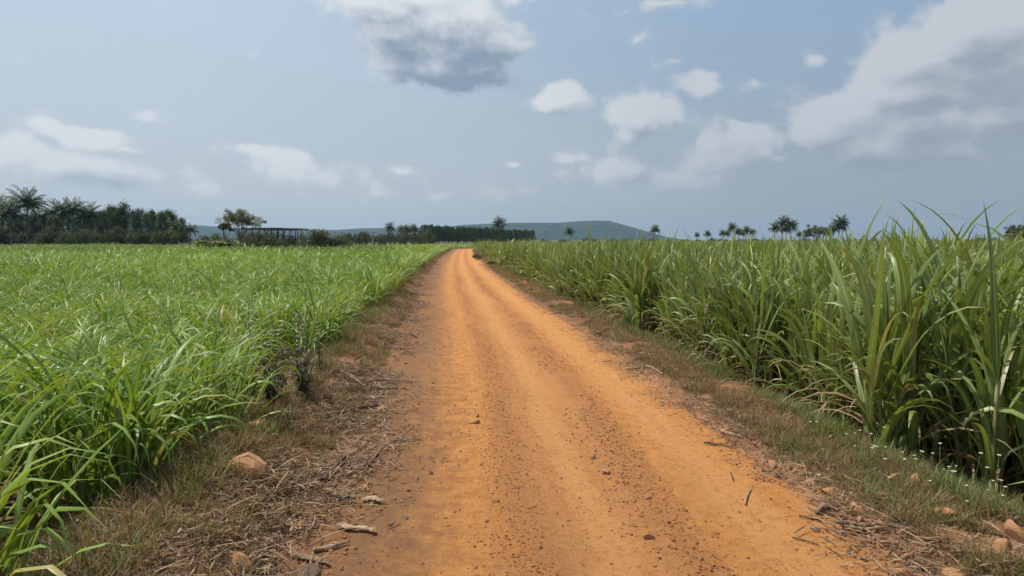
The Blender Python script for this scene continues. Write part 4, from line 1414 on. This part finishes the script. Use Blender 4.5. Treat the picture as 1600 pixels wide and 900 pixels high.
def shed():
    d = 80.
    x0 = (386 - 800) / FPX * d; x1 = (466 - 800) / FPX * d
    W = x1 - x0; H = top_z(357.5, d); D = 4.0
    o = thing('timber_shed', (x0, d, -.1), 'dark skeletal timber shed with flat roof frame and slatted sides at the field edge', 'shed')
    H = H + .1
    tm = M['timber']
    xs = np.linspace(0, W, 9)
    for yy in (0, D):
        for i, x in enumerate(xs):
            m = MB(); hh = H - .06 if i < 8 else H * .92
            box(m, (x, yy, hh / 2), (.09, .09, hh)); part('post', m.mesh('post', tm, smooth=False), o)
    for zz in (H * .97, H * .72):
        for yy in (-.08, D + .08):
            m = MB(); box(m, (W / 2 - (.0 if zz > 2 else W * .06), yy, zz), (W * (1.04 if zz > 2.2 else .86), .07, .10)); part('beam', m.mesh('beam', tm, smooth=False), o)
    for i, x in enumerate(xs):
        m = MB(); box(m, (x, D / 2, H + .03), (.08, D + .5, .09)); part('rafter', m.mesh('rafter', tm, smooth=False), o)
    m = MB(); rng = np.random.default_rng(3)
    for k in (0, 2, 4):
        box(m, (W * .36, -.3 + k * D / 4 * 1.1, H + .10), (W * .74, .75, .03))
    part('roof_sheets', m.mesh('roof_sheets', tm, smooth=False), o)
    for yy, a, b in ((D - .1, 0, 7), (.1, 1, 4)):
        m = MB(); x = xs[a]
        while x < xs[b]:
            h = H * rng.uniform(.45, .85)
            box(m, (x, yy, h / 2 + .05), (.10, .03, h)); x += rng.uniform(.16, .34)
        part('slat_panel', m.mesh('slat_panel', tm, smooth=False), o)
    for px, ty in ((582.5, 360), (852, 359)):
        dd = 200 if px < 600 else 260
        P = at_d(px, ty, dd)
        o = thing('utility_pole', (P[0], P[1], -.1), 'distant thin utility pole ' + ('left of the plantation above the scrub' if px < 600 else 'in front of the hill, between plantation and stout palm'), 'utility pole')
        m = MB(); add_tube(m, np.array([[0, 0, 0], [0, 0, P[2] * .5], [0, 0, P[2] + .1]]), [.16, .13, .10], 8); part('pole', m.mesh('pole', M['concrete']), o)
        m = MB(); box(m, (0, -.14, P[2] - .5), (1.5, .1, .12)); part('crossarm', m.mesh('crossarm', M['timber'], smooth=False), o)
        for sx in (-.6, 0, .6):
            m = MB(); add_tube(m, np.array([[sx, -.14, P[2] - .44], [sx, -.14, P[2] - .34], [sx, -.14, P[2] - .22]]), [.05, .06, .03], 6); part('insulator', m.mesh('insulator', M['concrete']), o)


shed()

# ------------------------------------------------------------------ light and sky
SUN_EL = R(64); SUN_AZ = R(-72)   # from +Y towards +X
sd = Vector((math.sin(SUN_AZ) * math.cos(SUN_EL), math.cos(SUN_AZ) * math.cos(SUN_EL), math.sin(SUN_EL)))
sl = bpy.data.lights.new('sun', 'SUN'); sl.energy = 4.4; sl.angle = R(.6); sl.color = (1.0, .955, .88)
so = bpy.data.objects.new('sun', sl); COL.objects.link(so)
so.rotation_euler = sd.to_track_quat('Z', 'Y').to_euler(); so.location = (0, 0, 50)

CLOUDS = [  # photo x, y, half width, half height, weight
    (575, 8, 85, 45, 1.05), (640, 70, 90, 55, 1.15), (720, 110, 80, 36, 1.15),
    (1080, 262, 210, 46, .60), (150, 262, 240, 48, .56), (450, 262, 170, 38, .50), (700, 300, 200, 24, .34), (1400, 230, 150, 40, .95), (1290, 200, 80, 34, 1.0),
    (640, -10, 150, 50, 1.0), (700, 55, 115, 70, 1.25), (600, 20, 80, 40, .9), (770, 70, 55, 45, 1.0), (690, 100, 70, 45, 1.1), (775, 130, 60, 24, .6), (620, 118, 50, 24, .5),
    (875, 162, 62, 24, .8), (1000, 180, 75, 34, .85), (975, 215, 60, 25, .55), (1098, 130, 42, 30, .75), (1180, 128, 32, 24, .45), (1060, 100, 30, 18, .42), (1003, 70, 20, 14, .42), (1200, 65, 20, 12, .36), (1140, 85, 28, 14, .35), (1275, 90, 32, 22, .5),
    (1160, 225, 80, 36, .95), (1120, 250, 90, 30, .7), (1220, 245, 60, 18, .5), (985, 262, 110, 28, .6), (890, 242, 50, 16, .55), (1090, 285, 90, 20, .5), (805, 262, 26, 12, .6),
    (1330, 180, 130, 50, 1.1), (1430, 90, 110, 65, 1.1), (1520, 50, 110, 60, 1.35), (1560, 130, 130, 60, 1.2), (1450, 195, 130, 45, 1.15), (1560, 180, 110, 45, 1.1), (1400, 150, 120, 55, 1.1), (1680, 100, 140, 100, 1.2), (1320, 278, 26, 11, .45), (1040, 8, 90, 14, .5),
    (140, 215, 85, 26, .85), (195, 232, 50, 14, .6), (20, 240, 70, 32, .75), (90, 262, 130, 24, .6), (210, 285, 140, 24, .5), (400, 240, 60, 18, .65), (470, 245, 40, 24, .6), (450, 268, 80, 20, .45), (635, 267, 20, 9, .5), (700, 302, 40, 14, .5), (600, 300, 50, 14, .38), (400, 85, 28, 20, .3), (230, 180, 60, 18, .3), (130, 118, 14, 8, .25), (320, 290, 70, 14, .45), (820, 300, 90, 14, .35),
    (-120, 60, 100, 50, .8), (-250, 200, 150, 50, .9), (1850, 220, 160, 60, 1.0),
]


def world():
    w = bpy.data.worlds.new('World'); sc.world = w; w.use_nodes = True
    w.node_tree.nodes.clear(); t = NT(w.node_tree)
    out = t.node('ShaderNodeOutputWorld'); bg = t.node('ShaderNodeBackground'); bg.inputs[1].default_value = .10
    t.L.new(bg.outputs[0], out.inputs[0])
    sky = t.node('ShaderNodeTexSky', sky_type='NISHITA'); sky.sun_disc = False
    sky.sun_elevation = SUN_EL; sky.sun_rotation = SUN_AZ
    sky.air_density = 1.0; sky.dust_density = 3.0; sky.ozone_density = 1.0; sky.altitude = 0
    # cloud field group: direction -> density
    g = bpy.data.node_groups.new('cloud_field', 'ShaderNodeTree')
    g.interface.new_socket('Dir', in_out='INPUT', socket_type='NodeSocketVector')
    g.interface.new_socket('Density', in_out='OUTPUT', socket_type='NodeSocketFloat')
    g.interface.new_socket('Body', in_out='OUTPUT', socket_type='NodeSocketFloat')
    q = NT(g); gi = q.node('NodeGroupInput'); go = q.node('NodeGroupOutput')
    D = q.vmath('NORMALIZE', gi.outputs[0])
    wc = q.noise(D, 7.0, 4, .6, color=True)
    wob = q.vmath('SCALE', q.vmath('SUBTRACT', wc, (.5, .5, .5)), .055)
    D2 = q.vmath('ADD', D, wob)
    sx = q.node('ShaderNodeSeparateXYZ'); q.L.new(D2, sx.inputs[0])
    az = q.math('ARCTAN2', sx.outputs[0], sx.outputs[1])
    el = q.math('ARCSINE', q.math('MINIMUM', q.math('MAXIMUM', sx.outputs[2], -1.0), 1.0))
    P = q.vec(az, el, 0)
    acc = None
    for px, py, hw, hh, wt in CLOUDS:
        wt = wt + (.14 if wt < .96 else 0)
        r = ray(px, py); n = r / np.linalg.norm(r)
        a = math.atan2(n[0], n[1]); e = math.asin(n[2])
        r2 = ray(px + hw, py); ra = abs(math.atan2(r2[0], r2[1]) - a)
        r3 = ray(px, py - hh); n3 = r3 / np.linalg.norm(r3); re = abs(math.asin(n3[2]) - e)
        ra *= 1.5 + .2 * (wt < 1.1); re *= 1.5 + .2 * (wt < 1.1)
        mp = q.node('ShaderNodeMapping')
        mp.inputs['Location'].default_value = (-a / ra, -e / re, 0); mp.inputs['Scale'].default_value = (1 / ra, 1 / re, 1)
        q.L.new(P, mp.inputs[0])
        gr = q.node('ShaderNodeTexGradient', gradient_type='SPHERICAL'); q.L.new(mp.outputs[0], gr.inputs[0])
        v = q.math('MULTIPLY', gr.outputs['Fac'], wt)
        acc = v if acc is None else q.math('SMOOTH_MAX', acc, v, .10)
    # the rest of the sky, outside the photograph
    st = q.node('ShaderNodeSeparateXYZ'); q.L.new(D, st.inputs[0])
    pl = q.vec(q.math('DIVIDE', st.outputs[0], q.math('MAXIMUM', st.outputs[2], .08)), q.math('DIVIDE', st.outputs[1], q.math('MAXIMUM', st.outputs[2], .08)), 0)
    gen = q.ss(q.noise(pl, .9, 4, .55), .52, .75, 0, .8)
    outside = q.math('MAXIMUM', q.ss(st.outputs[1], .55, .25), q.ss(st.outputs[2], .5, .7))
    acc = q.math('MAXIMUM', acc, q.math('MULTIPLY', gen, outside))
    f1 = q.noise(D, 19, 6, .62)
    f2 = q.noise(D, 48, 4, .6)
    n = q.math('ADD', q.math('MULTIPLY', q.math('SUBTRACT', f1, .5), .80), q.math('MULTIPLY', q.math('SUBTRACT', f2, .5), .20))
    vo = q.node('ShaderNodeTexVoronoi', feature='F1'); q.L.new(q.vmath('MULTIPLY', D2, (1, 1, 1.35)), vo.inputs['Vector'])
    vo.inputs['Scale'].default_value = 15; vo.inputs['Detail'].default_value = 3; vo.inputs['Roughness'].default_value = .55
    n = q.math('ADD', n, q.math('MULTIPLY', q.math('SUBTRACT', .70, vo.outputs['Distance']), .55))
    gate = q.ss(acc, .0, .16)
    res = q.math('ADD', acc, q.math('MULTIPLY', n, gate))
    res = q.math('ADD', res, q.ss(acc, .35, .85, 0, .45))
    q.L.new(res, go.inputs[0]); q.L.new(acc, go.inputs[1])
    dirv = t.node('ShaderNodeTexCoord').outputs['Generated']

    def field(v):
        n = t.node('ShaderNodeGroup'); n.node_tree = g; t.L.new(v, n.inputs[0]); return n.outputs[0], n.outputs[1]
    d0, b0 = field(dirv)
    d1, b1 = field(t.vmath('ADD', dirv, (-.010, 0, .018)))
    d2, b2 = field(t.vmath('ADD', dirv, (-.030, 0, .060)))
    dens = t.ss(d0, .07, .62)
    # how much cloud lies between this point and the sun: broad body, plus the billows
    thick = t.math('ADD', t.math('MULTIPLY', b2, .95), t.math('MULTIPLY', t.math('SUBTRACT', d1, d0), .62))
    sh = t.ss(thick, .02, 1.12)
    sxyz = t.node('ShaderNodeSeparateXYZ'); t.L.new(t.vmath('NORMALIZE', dirv), sxyz.inputs[0])
    zz = sxyz.outputs[2]; xx = sxyz.outputs[0]
    # sky body: Nishita whitened by summer haze
    skyc = t.mix(1.0, sky.outputs[0], (.80, .80, .84), 'MULTIPLY')
    veil = t.noise(t.vmath('MULTIPLY', t.vmath('NORMALIZE', dirv), (1, 1, 2.2)), 2.3, 4, .55)
    lr = t.ss(t.math('ADD', xx, t.math('MULTIPLY', t.math('SUBTRACT', veil, .5), .5)), -.50, .60)
    up = t.ss(zz, .02, .36)
    hlow = t.mix(lr, (5.2, 5.8, 6.3), (3.25, 3.75, 4.25))
    hhigh = t.mix(lr, (5.3, 6.4, 7.5), (2.75, 4.0, 5.55))
    hazec = t.mix(up, hlow, hhigh)
    vf = t.ss(zz, .3, .9, .86, .35)
    skyc = t.mix(vf, skyc, hazec)
    skyc = t.mix(1.0, skyc, (1.06, 1.07, 1.08), 'MULTIPLY')
    lit = t.mix(t.ss(xx, -.12, .30), (7.6, 7.9, 8.2), (5.7, 6.1, 6.6))
    dark = t.mix(t.ss(xx, -.2, .7), (2.4, 3.2, 4.3), (3.2, 3.7, 4.3))
    cc = t.mix(sh, lit, dark)
    cc = t.mix(t.ss(zz, .04, .20, .40, 0), cc, hazec)
    col = t.mix(t.math('MULTIPLY', dens, t.ss(zz, .0, .10, 0, .93)), skyc, cc)
    t.L.new(col, bg.inputs[0])
    w.cycles.sampling_method = 'MANUAL'; w.cycles.sample_map_resolution = 512


world()


# ------------------------------------------------------------------ haze: real air
def haze():
    m = bpy.data.materials.new('haze_air'); m.use_nodes = True; m.node_tree.nodes.clear(); t = NT(m.node_tree)
    out = t.node('ShaderNodeOutputMaterial'); v = t.node('ShaderNodeVolumePrincipled')
    v.inputs['Color'].default_value = (.50, .74, .98, 1); v.inputs['Density'].default_value = .00014
    v.inputs['Anisotropy'].default_value = .2
    t.L.new(v.outputs[0], out.inputs['Volume'])
    mb = MB(); box(mb, (0, 0, 0), (2, 2, 2))
    o = obj('haze', mb.mesh('haze', m, smooth=False))
    link(o, None, (0, 2150, 58), None, (4500, 2250, 66), 'thin pale blue summer haze filling the air', None, None, 'stuff')
    return o


haze()

# ------------------------------------------------------------------ render settings
sc.view_settings.view_transform = 'Standard'
sc.view_settings.look = 'None'
sc.view_settings.exposure = 0.0
sc.view_settings.gamma = 1.0
sc.view_settings.use_curve_mapping = False
c = sc.cycles
c.max_bounces = 6; c.diffuse_bounces = 3; c.glossy_bounces = 2; c.transmission_bounces = 3; c.transparent_max_bounces = 4
c.volume_bounces = 0
c.use_denoising = True
c.denoising_prefilter = 'ACCURATE'
c.sample_clamp_indirect = 6
c.caustics_reflective = False; c.caustics_refractive = False
